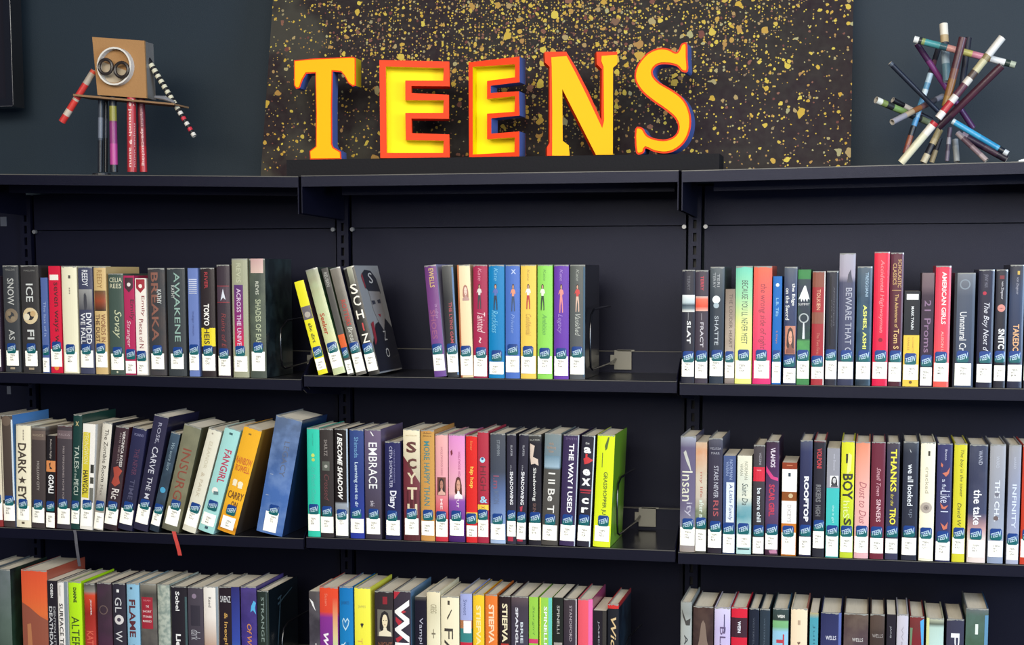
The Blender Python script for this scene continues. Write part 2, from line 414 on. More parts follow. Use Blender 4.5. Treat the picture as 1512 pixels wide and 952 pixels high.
def build_book(b):
    w, H, kind = b['w'], b['H'], b['kind']
    seed = int(b['xc']*1000) + b['row']*37
    r = random.Random(seed)
    D = b['depth'] or (.150 if kind == 'hc' else .138) * (H/.22 if H < .22 else 1) * r.uniform(.97, 1.03)
    D = min(D, DEEP-.03-b['Y'])
    root = thing('hardcover_book' if kind == 'hc' else 'paperback_book', b['label'], 'book', (0, 0, 0),
                 'books on the %s shelf of the %s bay' % (RN[b['row']], BN[b['bay']]))
    a, sl = lipline(b['row'], b['bay'])
    hw = w/2
    zc = a + sl*b['xc'] + abs(hw*math.sin(b['ang'])) + .0003 + abs(sl)*hw
    root.location = Vector((b['xc'], b['Y'], FLOOR + zc)); root.rotation_euler = (0, b['ang'], 0)
    bulge = min(.0024, w*.09) if kind == 'hc' else min(.0008, w*.04)
    B = Book(root, w, H, D, bulge, 0, 0)
    th = .0022 if kind == 'hc' else .0006
    th = min(th, w*.16)
    # cover: a bent sheet = left board, spine, right board
    outer = [(-hw, D), (-hw, bulge+.0012)] + [((-1+2*k/8)*hw, B.prof((-1+2*k/8)*hw) + .0) for k in range(9)][1:-1] + [(hw, bulge+.0012), (hw, D)]
    outer[1] = (-hw, bulge)
    outer[-2] = (hw, bulge)
    inner = []
    for (x, y) in outer:
        xi = max(-hw+th, min(hw-th, x)); yi = y if y >= D-1e-6 else y + th
        inner.append((xi, yi))
    m = MB(); n = len(outer)
    for x, y in outer: m.v += [(x, y, 0), (x, y, H)]
    for x, y in inner: m.v += [(x, y, 0), (x, y, H)]
    def F(i, j, k, l, mi): m.f.append((i, j, k, l)); m.mi.append(mi)
    for i in range(n-1):
        mi = 1 if i == n-2 else (2 if i == 0 else 0)
        F(2*i, 2*i+2, 2*i+3, 2*i+1, mi)                            # outside
        o = 2*n
        F(o+2*i+1, o+2*i+3, o+2*i+2, o+2*i, 3)                     # inside
        F(2*i+1, 2*i+3, o+2*i+3, o+2*i+1, mi if mi else 0); F(2*i, o+2*i, o+2*i+2, 2*i+2, 0)
    o = 2*n
    F(0, 1, o+1, o, 2); F(2*n-2, o+2*n-2, o+2*n-1, 2*n-1, 1)
    base = b['base']
    if isinstance(base, str): base = [(0, base)]
    kw = {}
    bl2 = None; bl = 0
    const = False
    base = list(base); opts = [x for x in base if isinstance(x, dict)]; base = [(0, x) if isinstance(x, str) else x for x in base if not isinstance(x, dict)]
    for q in opts: kw.update(q)
    cm = ramp_mat(base, H, rough=b['rough'], coat=.14 if kind == 'hc' else .06, seed=seed % 50, name='printed_cover', **kw)
    if b['side']:
        sd = b['side'] if not isinstance(b['side'], str) else [(0, b['side'])]
        sd = list(sd); sk = {}
        for q in [x for x in sd if isinstance(x, dict)]: sk.update(q)
        sm = ramp_mat([x for x in sd if not isinstance(x, dict)], H, rough=.3, seed=seed % 50 + 3, name='printed_cover_side', **sk)
    else: sm = cm
    m.build('cover', [cm, sm, cm, mat('8a8478', rough=.8)], root)
    ch = .0032 if kind == 'hc' else .0004
    m = MB(); m.box(-hw+th, hw-th, bulge+th+.0008, D-ch, ch, H-ch); m.build('page_block', PAGES, root)
    # clear film at the top edge of jacketed books, its whitish glints painted in
    if kind == 'hc' and not b['nolab'] is None:
        V = []; n = 12
        for i in range(n+1):
            u = i/n; x, z = B.xz(u*.98+.01, 0)
            V += [(x, H - .0008 - r.uniform(.0006, .0035) * (.4 + 1.2*abs(u-.5))), (x, H-.0001)]
        B.put(V, [(2*i, 2*i+2, 2*i+3, 2*i+1) for i in range(n)], 'film_edge_glint', FILM_GLINT)
    for it in b['items']:
        k = it[0]
        if k == 'T': B.vtext(it[1], mat(it[2]), *it[3:7], *(it[7:]))
        elif k == 'H': B.htext(it[1], mat(it[2]), *it[3:7], *(it[7:9]), tilt=(it[9] if len(it) > 9 else 0))
        elif k == 'R': B.rect('spine_band' if it[3]-it[2] > .8 else 'spine_panel', mat(it[1], coat=.1, spec=.3), *it[2:6])
        elif k == 'G': B.rect('spine_panel', ramp_mat(it[1], (it[5]-it[4])*H, (1-it[5])*H, coat=.3, name='printed_panel', **(it[6] if len(it) > 6 else {})), *it[2:6], n=6)
        elif k == 'D':                   # disc: colour, u, v, radius as fraction of width
            P = [((.5+ (x)), y) for x, y in blob(it[2]-.5, it[3], it[4], it[4]*w/H, 16)]
            B.poly('spine_emblem', mat(it[1], coat=.1, spec=.3), P)
        elif k == 'O':                   # ring: colour, u, v, r outer, r inner
            V = [];
            for q in range(20):
                t = 2*math.pi*q/20
                for rr in (it[4], it[5]): V.append(B.xz(it[2]+rr*math.cos(t), it[3]+rr*math.sin(t)*w/H))
            B.put(V, [(2*q, (2*q+2) % 40, (2*q+3) % 40, 2*q+1) for q in range(20)], 'spine_emblem', mat(it[1], coat=.3))
        elif k == 'P':                   # polygon in (u, v)
            B.poly('spine_artwork', mat(it[1], coat=.3), it[2])
        elif k == 'W':                   # standing woman: top colour, legs colour, u, v top, height v
            _, top, legs, u, v, h = it; q = h
            fl = r.choice((-1, 1))
            skin, hair = 'c99a80', '3a2a24'
            X = lambda dx: u + dx
            B.poly('figure_hair', mat(hair), [(X(x), y) for x, y in blob(0, v+.09*q, .085, .105*q, 10)])
            B.poly('figure_face', mat(skin), [(X(x), y) for x, y in blob(0, v+.10*q, .05, .07*q, 10)])
            B.poly('figure_torso', mat(top), [(X(x), v+y*q) for x, y in ((-.04, .17), (.04, .17), (.13, .21), (.17, .33), (.09, .37), (.09, .28), (.07, .45), (-.07, .45), (-.09, .30), (-.2*fl*fl, .36), (-.12, .21))])
            B.poly('figure_legs', mat(legs), [(X(x), v+y*q) for x, y in ((-.08, .44), (.08, .44), (.12, .7), (.13, .98), (.07, 1), (.05, .72), (0, .55), (-.04, .75), (-.06, 1), (-.12, .99), (-.11, .7))])
        elif k == 'F':                   # portrait: bg, hair, skin, clothes, u0,u1,v0,v1
            _, bg, hair, skin, cl, u0, u1, v0, v1 = it
            U = lambda x: u0 + (u1-u0)*x
            Vv = lambda y: v0 + (v1-v0)*y
            if bg: B.rect('portrait_ground', mat(bg), u0, u1, v0, v1)
            B.poly('portrait_hair', mat(hair), [(U(x), Vv(y)) for x, y in ((.3, .12), (.5, .04), (.72, .12), (.85, .4), (.88, .8), (.7, .85), (.3, .85), (.15, .7), (.18, .35))])
            B.poly('portrait_shoulders', mat(cl), [(U(x), Vv(y)) for x, y in ((.42, .66), (.62, .66), (.66, .76), (.92, .84), (.95, .98), (.1, .98), (.12, .84), (.4, .76))])
            B.poly('portrait_face', mat(skin), [(U(x), Vv(y)) for x, y in blob(.52, .42, .19, .25, 12)])
            B.poly('portrait_eyes', mat('2a2020'), [(U(.40), Vv(.38)), (U(.47), Vv(.38)), (U(.47), Vv(.41)), (U(.40), Vv(.41))])
            B.poly('portrait_eyes', mat('2a2020'), [(U(.57), Vv(.38)), (U(.64), Vv(.38)), (U(.64), Vv(.41)), (U(.57), Vv(.41))])
            B.poly('portrait_mouth', mat('8a3030'), [(U(.46), Vv(.54)), (U(.58), Vv(.54)), (U(.52), Vv(.58))])
        elif k == 'E':                   # side cover print: colour, poly in (y fraction, v)
            P = it[2]
            from mathutils.geometry import tessellate_polygon
            V = [(hw + .00025 + .00008*B.lay, y*D, (1-v)*H) for y, v in P]; B.lay += 1
            Fc = [tuple(f) for f in tessellate_polygon([[Vector((y, z, 0)) for _, y, z in V]])]
            me = bpy.data.meshes.new('cover_artwork'); me.from_pydata(V, [], Fc)
            link('cover_artwork', me, mat(it[1], coat=.3), root)
        elif k == 'EH':                  # lettering on the side cover: text, colour, y0,y1,v0,v1
            V, Fc = text_mesh(it[1], 0.01, 0)
            P = [(hw + .0003 + .00008*B.lay, (it[3]+(it[4]-it[3])*x)*D, (1-(it[6]+(it[5]-it[6])*y))*H) for x, y in V]; B.lay += 1
            me = bpy.data.meshes.new('cover_lettering'); me.from_pydata(P, [], Fc); link('cover_lettering', me, mat(it[2]), root)
        elif k == 'RB':                  # ribbon bookmark hanging below: colour, width, list of (dx, y, z) from the book foot
            m = MB(); P = it[3]; wd = it[2]
            for i in range(len(P)-1):
                (x0, y0, z0), (x1, y1, z1) = P[i], P[i+1]
                m.hexa([(x0-wd/2, y0, z0), (x0+wd/2, y0, z0), (x0+wd/2, y0+.0006, z0), (x0-wd/2, y0+.0006, z0),
                        (x1-wd/2, y1, z1), (x1+wd/2, y1, z1), (x1+wd/2, y1+.0006, z1), (x1-wd/2, y1+.0006, z1)])
            o = m.build('ribbon_bookmark', mat(it[1], rough=.6), root)
            Mi = Matrix.Rotation(-b['ang'], 4, 'Y')
            o.matrix_local = Mi
    # call number label, blue and green sticker
    v0, v1 = b['lab'] or (r.uniform(.775, .80), r.uniform(.935, .955))
    if H < .205: v0 = b['lab'][0] if b['lab'] else .74 + r.uniform(0, .03)
    uw = min(.94, .0285/w)
    mr = r.uniform(-.01, .015)
    if b['nolab'] != True:
        B.lay += 3
        lb = B.rect('call_number_label', LABELM, .5-uw/2, .5+uw/2, v0, v1, n=6)
        au = ''.join(r.choice('BCDEGHKLMNPRSTW') for _ in range(1)) + ''.join(r.choice('aeiourlnst') for _ in range(2))
        tw = min(uw*.5, .011/w); uo = .5 + r.uniform(-.12, .02)
        if b['row'] != 3:
            B.htext('TEEN\nFIC\n' + au.upper(), INK, uo-tw/2+.04, uo+tw/2+.04, v0+.035, v0+.035+.0135/H, .03, name='call_number', parent=lb, align='LEFT', res=1)
        sv = b['st'] if b['st'] is not None else v0 - .028 + mr
        sw = min(.021, w*.9); sh = .0215; zc = (1-sv)*H; xs = (r.uniform(-.04, .06))*w
        xs = max(-hw*.96+sw/2, min(hw*.96-sw/2, xs))
        rr = .0028; V = []
        # rounded square as column strips so that it bends with the spine
        nx = 8
        for i in range(nx+1):
            x = -sw/2 + sw*i/nx; e = sw/2-abs(x); h = sh/2 if e >= rr else sh/2 - rr + math.sqrt(max(0, rr*rr-(rr-e)**2))
            V += [(xs+x, zc-h), (xs+x, zc+h)]
        s = B.put(V, [(2*i, 2*i+2, 2*i+3, 2*i+1) for i in range(nx)], 'genre_sticker', STICKER, origin=(xs, zc))
        V2, F2 = text_mesh('TEEN', .035, .25, 'LEFT', 1.0, 1)
        tw, th2 = sw*.86, .0095
        P = [(xs - tw/2 + tw*x, zc - .0005 + th2*(y-.5)*(.8+.35*x) + .0052*(x-.5)) for x, y in V2]
        P = [(x, z) for x, z in P]
        B.lay += 1
        me = bpy.data.meshes.new('sticker_lettering'); e = .0001*B.lay
        me.from_pydata([(x-xs, B.prof(x)-e, z-zc) for x, z in P], [], F2)
        link('sticker_lettering', me, STICK_TXT, s)
    return root

SHELF_BOOKS = {}
def Bk(row, bay, xb0, xb1, xt0, xt1, yt, label, base, items=(), **kw):
    SHELF_BOOKS.setdefault((row, bay), []).append(make_book(xb0, xb1, xt0, xt1, yt, row, bay, label, base, items, **kw))
def build_all_books():
    for key, L in SHELF_BOOKS.items():
        L.sort(key=lambda b: b['xc'])
        lo, hi = BAYX[key[1]][0] + .0052, BAYX[key[1]][1] - .0052
        for b in L:
            for z in (0.0, .045):
                l, r_ = edges(b, z)
                if l < lo and r_ > lo and key[1] != 0: b['w'] -= (lo-l)*.5; b['xc'] += (lo-l)*.75
                l, r_ = edges(b, z)
                if r_ > hi and key[1] != 2: b['w'] -= (r_-hi)*.5; b['xc'] -= (r_-hi)*.75
        for _ in range(6):
            for a, b in zip(L, L[1:]):
                for z in (0.0, min(a['H'], b['H'])*.97):
                    ov = edges(a, z)[1] - edges(b, z)[0] + .0003
                    if ov > 0:
                        a['w'] -= ov*.3; b['w'] -= ov*.3; a['xc'] -= ov*.22; b['xc'] += ov*.22
        for a, b in zip(L, L[1:]):
            for z in (0.0, min(a['H'], b['H'])*.97):
                ov = edges(a, z)[1] - edges(b, z)[0] + .0003
                if ov > 0: a['w'] -= ov; a['xc'] -= ov/2
        for b in L: build_book(b)

# Bk(row, bay, left/right at the foot, left/right at the head, y of the head, label, cover colours, prints)
S = .22   # script slant
# ---- upper shelf, left bay
Bk(1,0,-18,1,-22,-1,408,'dark purple book cut off by the left edge of the photo on the upper shelf','3a2e3e')
Bk(1,0,7.5,29.5,3,27,392,'charcoal hardcover lettered SNOW with a dull bronze dragon ring','3f4144',[('H','MALLON','8a8a86',.2,.8,.03,.05),('T','SNOW','b9bab6',.3,.72,.12,.37,.02),('O','7c6c58',.5,.47,.42,.2),('D','8d7d66',.62,.50,.16),('D','8d7d66',.36,.45,.14),('T','AS','b9bab6',.32,.7,.60,.70,.02),('R','a8977e',.35,.65,.955,.975)])
Bk(1,0,33,60,30,56,392,'dark grey hardcover lettered ICE with a pale gold dragon ring','3a3838',[('H','MALLON','8a8a86',.2,.8,.04,.055),('T','ICE','cfd2cf',.3,.7,.17,.34,.02),('O','d8c49a',.5,.47,.42,.22),('D','e5dcc0',.3,.48,.18),('D','c8a878',.66,.45,.15),('T','FI','cfd2cf',.32,.7,.60,.69,.02),('R','a8977e',.35,.65,.955,.975)])
Bk(1,0,64,75,59,68,410,'thin short faded blue paperback left of the red book','5468a0',[('T','The last of it','9fb0d6',.35,.7,.25,.62)],kind='pb',lab=(.84,.99),st=.76)
Bk(1,0,77,94,69.5,87,393,'bright red paperback with black lowercase title and a small white tag at its head','d4213f',[('R','f0ebe0',.1,.85,.08,.13),('T','seven ways w','4a1c22',.3,.75,.15,.72,.01),('D','e89040',.5,.95,.2)],kind='pb')
Bk(1,0,95.5,116,88,112.5,393,'plain cream hardcover with a tiny black mark, right of the red book','ece6c8',[('R','55504a',.48,.62,.085,.115),('T','---','a09a88',.5,.58,.2,.26)],lab=(.80,.985),st=.775)
Bk(1,0,118,139,114.5,136,394,'slate hardcover with grey figure picture and white title DIVIDED','454860',[('T','REEDY','dfe2e8',.3,.7,.03,.18,.02),('G',[(0,'9a9a98'),(1,'5a5a60')],.02,.96,.21,.40),('P','3c3c44',[(.4,.26),(.5,.24),(.58,.27),(.62,.36),(.55,.4),(.42,.4),(.38,.34)]),('T','DIVIDED','e8eaee',.52,.88,.43,.72,.03),('T','WE FALL','e8eaee',.12,.46,.43,.72,.03)])
Bk(1,0,141,158,137.5,156.5,394,'tan hardcover with a brown desert picture and faded orange title','d2b47c',[('T','REEDY','9a7440',.3,.7,.03,.2),('G',[(0,'6a5238'),(.5,'9a4a30'),(1,'3a3024')],.04,.96,.22,.41),('T','WORDS IN','8a5a38',.55,.9,.44,.70,.03),('T','THE DUST','6e5038',.1,.45,.44,.70,.03)])
Bk(1,0,162,184,159.5,182,404,'grey green hardcover with the pale script word Sovay','46564e',[('H','CELIA','d5d2b4',.08,.92,.04,.085),('H','REES','d5d2b4',.12,.88,.1,.145),('T','Sovay','c4c8a4',.25,.85,.36,.64,0,.35),('D','d8d4b8',.5,.975,.06)])
Bk(1,0,184.5,199.5,183,199.5,407,'crimson pink paperback with a dark shield and heart at its head','b3305c',[('P','40222c',[(.1,.02),(.9,.02),(.9,.12),(.5,.17),(.1,.12)]),('D','e8dcd8',.5,.09,.17),('T','Emily','5c1c34',.5,.95,.24,.45,.02),('T','Stranger','e6c4cc',.15,.6,.45,.72,0,S)],kind='pb',lab=(.86,.985),st=.79)
Bk(1,0,201,217,200,216.5,411,'white paperback with dark red title and a red shield at its head','f0e8de',[('P','a02434',[(.1,.01),(.9,.01),(.9,.1),(.5,.15),(.1,.1)]),('D','f4ece0',.5,.08,.17),('T','Emily','8a3038',.5,.85,.18,.39),('T','Pieces of N','8a3038',.3,.7,.42,.72)],kind='pb',lab=(.86,.985),st=.80)
Bk(1,0,220,244.5,218,243.5,396,'dark hardcover with tall rusty brown lettering, fifth book from the pair of shield spines',['3c3e42',{'blotch2':'5a4a44','blotch':.4}],[('T','BREAKA','8a5a4c',.2,.62,.04,.68,.03),('T','KATHY','c8ccc8',.55,.8,.2,.33,.02)])
Bk(1,0,247.5,274,247,273.5,396,'dark hardcover with tall silvery green block lettering','3c4144',[('T','AWAKENE','8fb0a4',.4,.72,.04,.68,.01),('T','KATHY','c8ccc8',.24,.42,.16,.28,.02)])
Bk(1,0,278.5,293.5,278,293,396,'periwinkle blue paperback with white stripes near its head','6c80ba',[('R','c9d0e4',.1,.9,.10+i*.018,.108+i*.018) for i in range(8)]+[('T','Indigo moon','4a5a94',.35,.6,.4,.62)],kind='pb')
Bk(1,0,296.5,317.5,296.5,317,395.5,'black hardcover with a yellow band and white title TOKYO HEIS',[(0,'322a2c'),(1,'322a2c')],[('R','e8d428',.0,1,.55,.72),('T','RIVER','a8323c',.3,.55,.04,.19,.03),('T','TOKYO','f0eee8',.22,.62,.33,.53,.06),('T','HEIS','3a3028',.22,.62,.55,.70,.04)])
Bk(1,0,320.5,339.5,320.5,339.5,391,'dull plum hardcover with a white peak picture and dim red title','40363e',[('R','4c3c48',.04,.96,.19,.33),('P','d8dce6',[(.5,.21),(.7,.31),(.5,.29),(.3,.32)]),('R','8a3840',.02,.98,.185,.192),('R','8a3840',.02,.98,.33,.337),('T','Ruins of E','86383c',.35,.7,.43,.74,0,S)],lab=(.81,.985),st=.79)
Bk(1,0,343,366,342.5,366,382,'tall khaki hardcover with a purple to red title strip','a3a48a',[('T','REVIS','c4c6a8',.3,.6,.04,.2),('G',[(0,'5c3a72'),(.55,'8a3070'),(1,'d8304c')],.14,.72,.22,.74),('T','ACROSS THE UNIVE','d8c0d8',.3,.58,.25,.73,.03)],lab=(.82,.95),st=.775)
Bk(1,0,368.5,392,368.5,392,382,'tall dark green hardcover with a pink planet, rightmost in the upper left row',['4d554c',{'blotch2':'66705e','blotch':.5}],[('G',[(0,'c8a4a0'),(1,'d8bcb0')],.1,.9,.0,.12),('T','REVIS','c8ccbc',.4,.6,.19,.30,.02),('T','SHADES OF EAR','b4bc9c',.38,.72,.34,.72,.02)],side=[(0,'1a2426'),(1,'141a1e'),{'blotch2':'3a4a4c','blotch':.5}])
# ---- upper shelf, middle bay (leaning group, then upright group)
Bk(1,1,469.5,485,433.5,447.5,415,'short yellow paperback leaning, first of the leaning group',[(0,'e8e02c'),(1,'e8e02c')],[('R','6a6468',.02,.98,.27,.41),('D','b0a89c',.5,.36,.3),('T','abc dirt','4a4a20',.3,.68,.45,.66,.03)],kind='pb',side='3c2838',lab=(.83,.95),st=.76)
Bk(1,1,490.5,511.5,450.5,466.5,397,'leaning cream and yellow green hardcover with an orange title, second of the leaning group',[(0,'8a8a78'),(.35,'c8c894'),(1,'d8dca8'),{'blotch2':'b8c8a0','blotch':.5}],[('T','Seeker','b04a2c',.2,.6,.42,.62,.04)],side=[(0,'2c3a30'),(.5,'3c6a44'),(1,'a8c0a0')])
Bk(1,1,513,523.5,474,483,396,'thin leaning dark grey book with an orange block low on its spine','54524e',[('T','REUBEN','b8b8b0',.2,.7,.04,.17),('R','d8602c',.0,1,.62,.74)],kind='pb',side='36422c',lab=(.86,.985),st=.79)
Bk(1,1,525,542,486,501,395.5,'leaning grey brown hardcover with red title above pale script',[(0,'7a746a'),(1,'55524c'),{'blotch2':'8a857c','blotch':.4}],[('T','ROTTERS','b03c34',.3,.75,.30,.54,.04),('T','Break','c8c8bc',.3,.75,.55,.72,0,S)],side='23243c',lab=(.80,.97),st=.745)
Bk(1,1,544,561,506,522,394,'leaning black book lettered SCHIZ down the spine with a capped face on its cover',[(0,'34322e'),(1,'2c2a28')],
   [('G',[(0,'a8a894'),(1,'6c6a5e')],.3,.8,.0,.16),('H','S','efe9da',.2,.85,.16,.25,.02),('H','C','efe9da',.2,.85,.27,.36,.02),('H','H','efe9da',.2,.85,.40,.48,.02),('H','I','c83c3c',.5,.62,.52,.59,.06),('H','Z','efe9da',.2,.85,.62,.70,.02),
    ('E','2a2a34',[(.22,.08),(.38,.04),(.62,.05),(.78,.12),(.84,.24),(.82,.27),(.35,.24),(.25,.2)]),('E','a43440',[(.18,.1),(.24,.07),(.27,.2),(.24,.22)]),
    ('E','a09a98',[(.34,.24),(.8,.25),(.8,.45),(.72,.56),(.6,.62),(.48,.56),(.36,.42)]),('E','3c3c48',[(.36,.33),(.5,.33),(.52,.36),(.38,.37)]),('E','3c3c48',[(.6,.33),(.74,.32),(.74,.36),(.62,.36)]),
    ('E','a82834',[(.5,.46),(.62,.46),(.57,.49)]),('E','23232e',[(.02,.72),(.3,.55),(.45,.53),(.6,.62),(.75,.5),(.98,.6),(.99,.985),(.01,.985)]),('E','a43440',[(.12,.54),(.24,.52),(.2,.7),(.1,.74)]),
    ('EH','S','d8d4d0',.45,.62,.07,.17),('EH','Z','d0ccc8',.52,.64,.62,.71),('EH','O','d0ccc8',.45,.6,.78,.87)],side='a8a8a8',lab=(.80,.96),st=.755)
Bk(1,1,641.5,658.5,625.5,643.5,391.5,'slightly tilted purple hardcover lettered in gold, left of the upright group',[(0,'6c3a78'),(.5,'7c4884'),(1,'6a4890')],[('T','EWELLS','c8a868',.35,.75,.03,.2,.03),('T','in other','a884ac',.6,.85,.35,.48),('T','SHOES','9a5a80',.15,.6,.4,.66,.02)],side='b8b4d8',lab=(.80,.945),st=.75)
Bk(1,1,661,678,652,668,391.5,'dark grey hardcover with thin red title, second of the upright group',[(0,'5c5c5a'),(.3,'38383a'),(1,'34363a')],[('T','THE LYING GAME','b04450',.45,.72,.33,.72,.03),('R','5c7ca4',.86,1,.02,.98)])
Bk(1,1,681,699,674,694.5,391,'cream hardcover with rusty left edge and a small portrait',[(0,'f2dcb4'),(1,'f0d4a8')],[('G',[(0,'c87c50'),(1,'a8583c')],.0,.14,.0,1),('F',None,'a87060','e8c8b8','b89088',.3,.92,.17,.32)],lab=(.80,.98),st=.765)
Bk(1,1,699.5,720.5,696,718,391,'crimson hardcover with white script and a dark dressed figure','a52c50',[('T','Kate','d88ca0',.35,.6,.03,.14,0,S),('W','d8d4cc','34343c',.45,.17,.22),('T','Tainted','ecc4c8',.3,.85,.42,.60,0,.35),('T','~','ecc4c8',.4,.6,.64,.69)],lab=(.80,.985),st=.775)
Bk(1,1,722,745,720.5,744,391,'blue hardcover with a figure in a blue top and dark trousers','127eb8',[('T','Kate','6cb4d8',.35,.6,.03,.14,0,S),('W','5068b0','1e2a44',.45,.17,.23),('T','Reckless','68b8dc',.2,.6,.40,.60,0,.35)],lab=(.855,.965),st=.80)
Bk(1,1,746,767.5,746,767,391,'periwinkle hardcover with a figure in an orange top','4c70be',[('H','x','b8c8ec',.4,.75,.04,.08),('W','e09070','2a4468',.55,.17,.24),('T','Private','809cd8',.4,.65,.43,.60,0,.35)],lab=(.80,.945),st=.745)
Bk(1,1,768.5,791.5,768.5,791.5,391,'golden yellow hardcover with a figure in a red skirt','ecc858',[('T','Kate','b8944c',.42,.58,.04,.14,0,S),('W','f4ece0','b82c34',.5,.17,.22),('T','Confidential','c89c48',.35,.7,.43,.62,0,.35)],lab=(.80,.955),st=.76)
Bk(1,1,793,815,793.5,816,391,'light green hardcover with a figure in dark trousers','90d65c',[('T','Kate','5c9c44',.4,.58,.04,.14,0,S),('W','e8ecd8','2c4434',.35,.17,.23),('T','Ambition','5ca050',.35,.65,.43,.61,0,.35)],lab=(.80,.955),st=.775)
Bk(1,1,817,838.5,818.5,840.5,391,'violet hardcover with a figure in a long pink dress','6a3ea6',[('T','Kate','a888cc',.4,.6,.04,.14,0,S),('W','dc8c84','e0888c',.5,.17,.25),('T','Legacy','a080cc',.2,.6,.43,.6,0,.35)],lab=(.80,.97),st=.775)
Bk(1,1,840,862.5,842.5,865,391,'grey hardcover with a figure in a red dress, rightmost of the upright group',[(0,'5c605c'),(1,'54585c'),],[('T','Kate','a0a49c',.4,.6,.04,.14,0,S),('W','c83c3c','d8b4a0',.5,.17,.24),('T','Vanished','b8bcb4',.35,.7,.43,.62,0,.35),('R','3c586c',.88,1,.02,.98)],side='0f1016',lab=(.80,.955),st=.76,depth=.158)
# ---- upper shelf, right bay
Bk(1,2,1004.5,1024.5,1002.5,1024,398.5,'black hardcover lettered SLAT with a white city picture, first in the upper right row','2a2a36',[('T','TERRY','5c5c68',.4,.62,.05,.18),('G',[(0,'e8ecec'),(.45,'b8c8cc'),(.6,'3c4c58'),(.8,'6c7c84'),(1,'ecece4')],.02,.98,.22,.37),('R','8a8a90',.48,.52,.375,.44),('T','SLAT','e4e4e4',.4,.7,.45,.65,.04)],side='1c1c26')
Bk(1,2,1026.5,1045,1026,1045.5,399,'dark plum hardcover lettered FRACT with a red city picture','443c48',[('T','TERRY','c03048',.4,.65,.05,.18,.03),('G',[(0,'c8b8b0'),(.2,'e87058'),(.7,'e0543c'),(1,'e8b0a0')],.02,.98,.23,.36),('R','9a949c',.48,.52,.38,.44),('T','FRACT','c8c4cc',.4,.66,.46,.68,.02)],lab=(.80,.955),st=.76)
Bk(1,2,1047,1067.5,1048.5,1070,394,'dark slate hardcover lettered SHATTE with a bright light at its head',[(0,'5c6468'),(.3,'363e48'),(1,'2c3644')],[('T','TERI','a8acb0',.5,.68,.06,.17),('T','TERRY','a8acb0',.2,.38,.05,.18),('D','e8f0f0',.45,.28,.28),('D','a8b8c0',.45,.33,.2),('T','SHATTE','b4bcc4',.35,.62,.42,.67,.01)])
Bk(1,2,1070.5,1084.5,1070.5,1085,427,'short grey brown paperback with faint vertical lettering',[(0,'7c6c60'),(.5,'b8a898'),(.8,'c8beb0'),(1,'7a6c68'),{'blotch2':'8a7a6c','blotch':.5}],[('T','THE LOUDER HEART','544840',.4,.75,.05,.62)],kind='pb',lab=(.77,.94),st=.715)
Bk(1,2,1085.5,1110,1085.5,1110.5,393,'wide hardcover fading from aqua to yellow with thin black handwriting',[(0,'6ccab0'),(.25,'a0d8a8'),(.5,'e8e890'),(1,'eeee84')],[('T','BECAUSE YOU LL NEVER MEET','44504c',.38,.74,.12,.66,0,.1)],lab=(.80,.955),st=.755)
Bk(1,2,1111.5,1137,1112,1141,393,'wide coral to hot pink hardcover with dark script title',[(0,'e86c50'),(.4,'ea5468'),(1,'dc3474')],[('T','the wrong side of right','8c2840',.3,.72,.15,.70,0,.2)],lab=(.80,.95),st=.755)
Bk(1,2,1139,1152.5,1142,1155,408,'thin bright blue paperback with a white flower','0e66b4',[('D','e8f4e0',.5,.08,.2),('T','L.B. Tills','8cc0dc',.35,.65,.2,.37,.02),('T','2 Days','b07c6c',.35,.6,.5,.62)],kind='pb',lab=(.79,.985),st=.735)
Bk(1,2,1156.5,1175,1157.5,1177.5,394,'navy hardcover with white serif title and a face near its foot',[(0,'58606c'),(.2,'3c4668'),(1,'2c3450')],[('T','the Edge','e8e8e4',.55,.85,.14,.33,.03),('T','on the Sword','e0e0dc',.12,.42,.18,.45,.03),('F','c07c64','3c2420','dc9c80','80483c',.12,.92,.50,.74)],lab=(.86,.985),st=.80)
Bk(1,2,1176,1195,1178.5,1197,398,'dark paperback with a green head band and a white fan shape',[(0,'3c8c4c'),(.08,'3c8c4c'),(.085,'34384c'),(.6,'2c3a40'),(.62,'58a05c'),(1,'4c9456'),{'blotch2':'2c5c3c','blotch':.4}],[('P','eceeee',[(.5,.14),(.62,.14),(.95,.26),(.8,.25),(.75,.28),(.6,.25),(.5,.28),(.4,.25),(.28,.28),(.2,.25),(.04,.26)]),('H','SUMMIT','dcdcdc',.05,.95,.29,.31),('O','a8b0b0',.5,.42,.4,.3),('P','d8dce0',[(.45,.46),(.55,.46),(.6,.6),(.4,.6)])],kind='pb',lab=(.79,.945),st=.745)
Bk(1,2,1197,1216,1200,1219,400.5,'red hardcover with two brown bands and gold lettering',[(0,'a03438'),(1,'a8343c')],[('R','8c5040',.0,.95,.01,.14),('R','8c5444',.0,.95,.36,.46),('T','TOLKIEN','dca888',.35,.65,.16,.34,.02),('T','The Two Fires','c87868',.4,.62,.54,.73),('R','e8e0d8',.93,1,.0,1)],lab=(.84,.945),st=.79)
Bk(1,2,1218.5,1235,1220,1238.5,400,'black hardcover with faint grey lettering, right of the red banded one','2a2a36',[('T','ANONYMOUS','585864',.6,.72,.14,.48),('T','GO ASK','484854',.3,.5,.25,.5),('R','14141c',.3,.42,.05,.65)],lab=(.78,.945),st=.735)
Bk(1,2,1236.5,1259,1239.5,1264.5,374,'tall slate blue hardcover with lavender head, lettered BEWARE THAT',[(0,'a8a4b0'),(.17,'a49caa'),(.22,'4c4e66'),(.7,'484c68'),(1,'343850')],[('P','3c3c50',[(.55,.16),(.72,.12),(.78,.18),(.85,.22),(.5,.22)]),('T','BEWARE THAT G','a8aab8',.42,.82,.26,.75,.01)],lab=(.82,.95),st=.775)
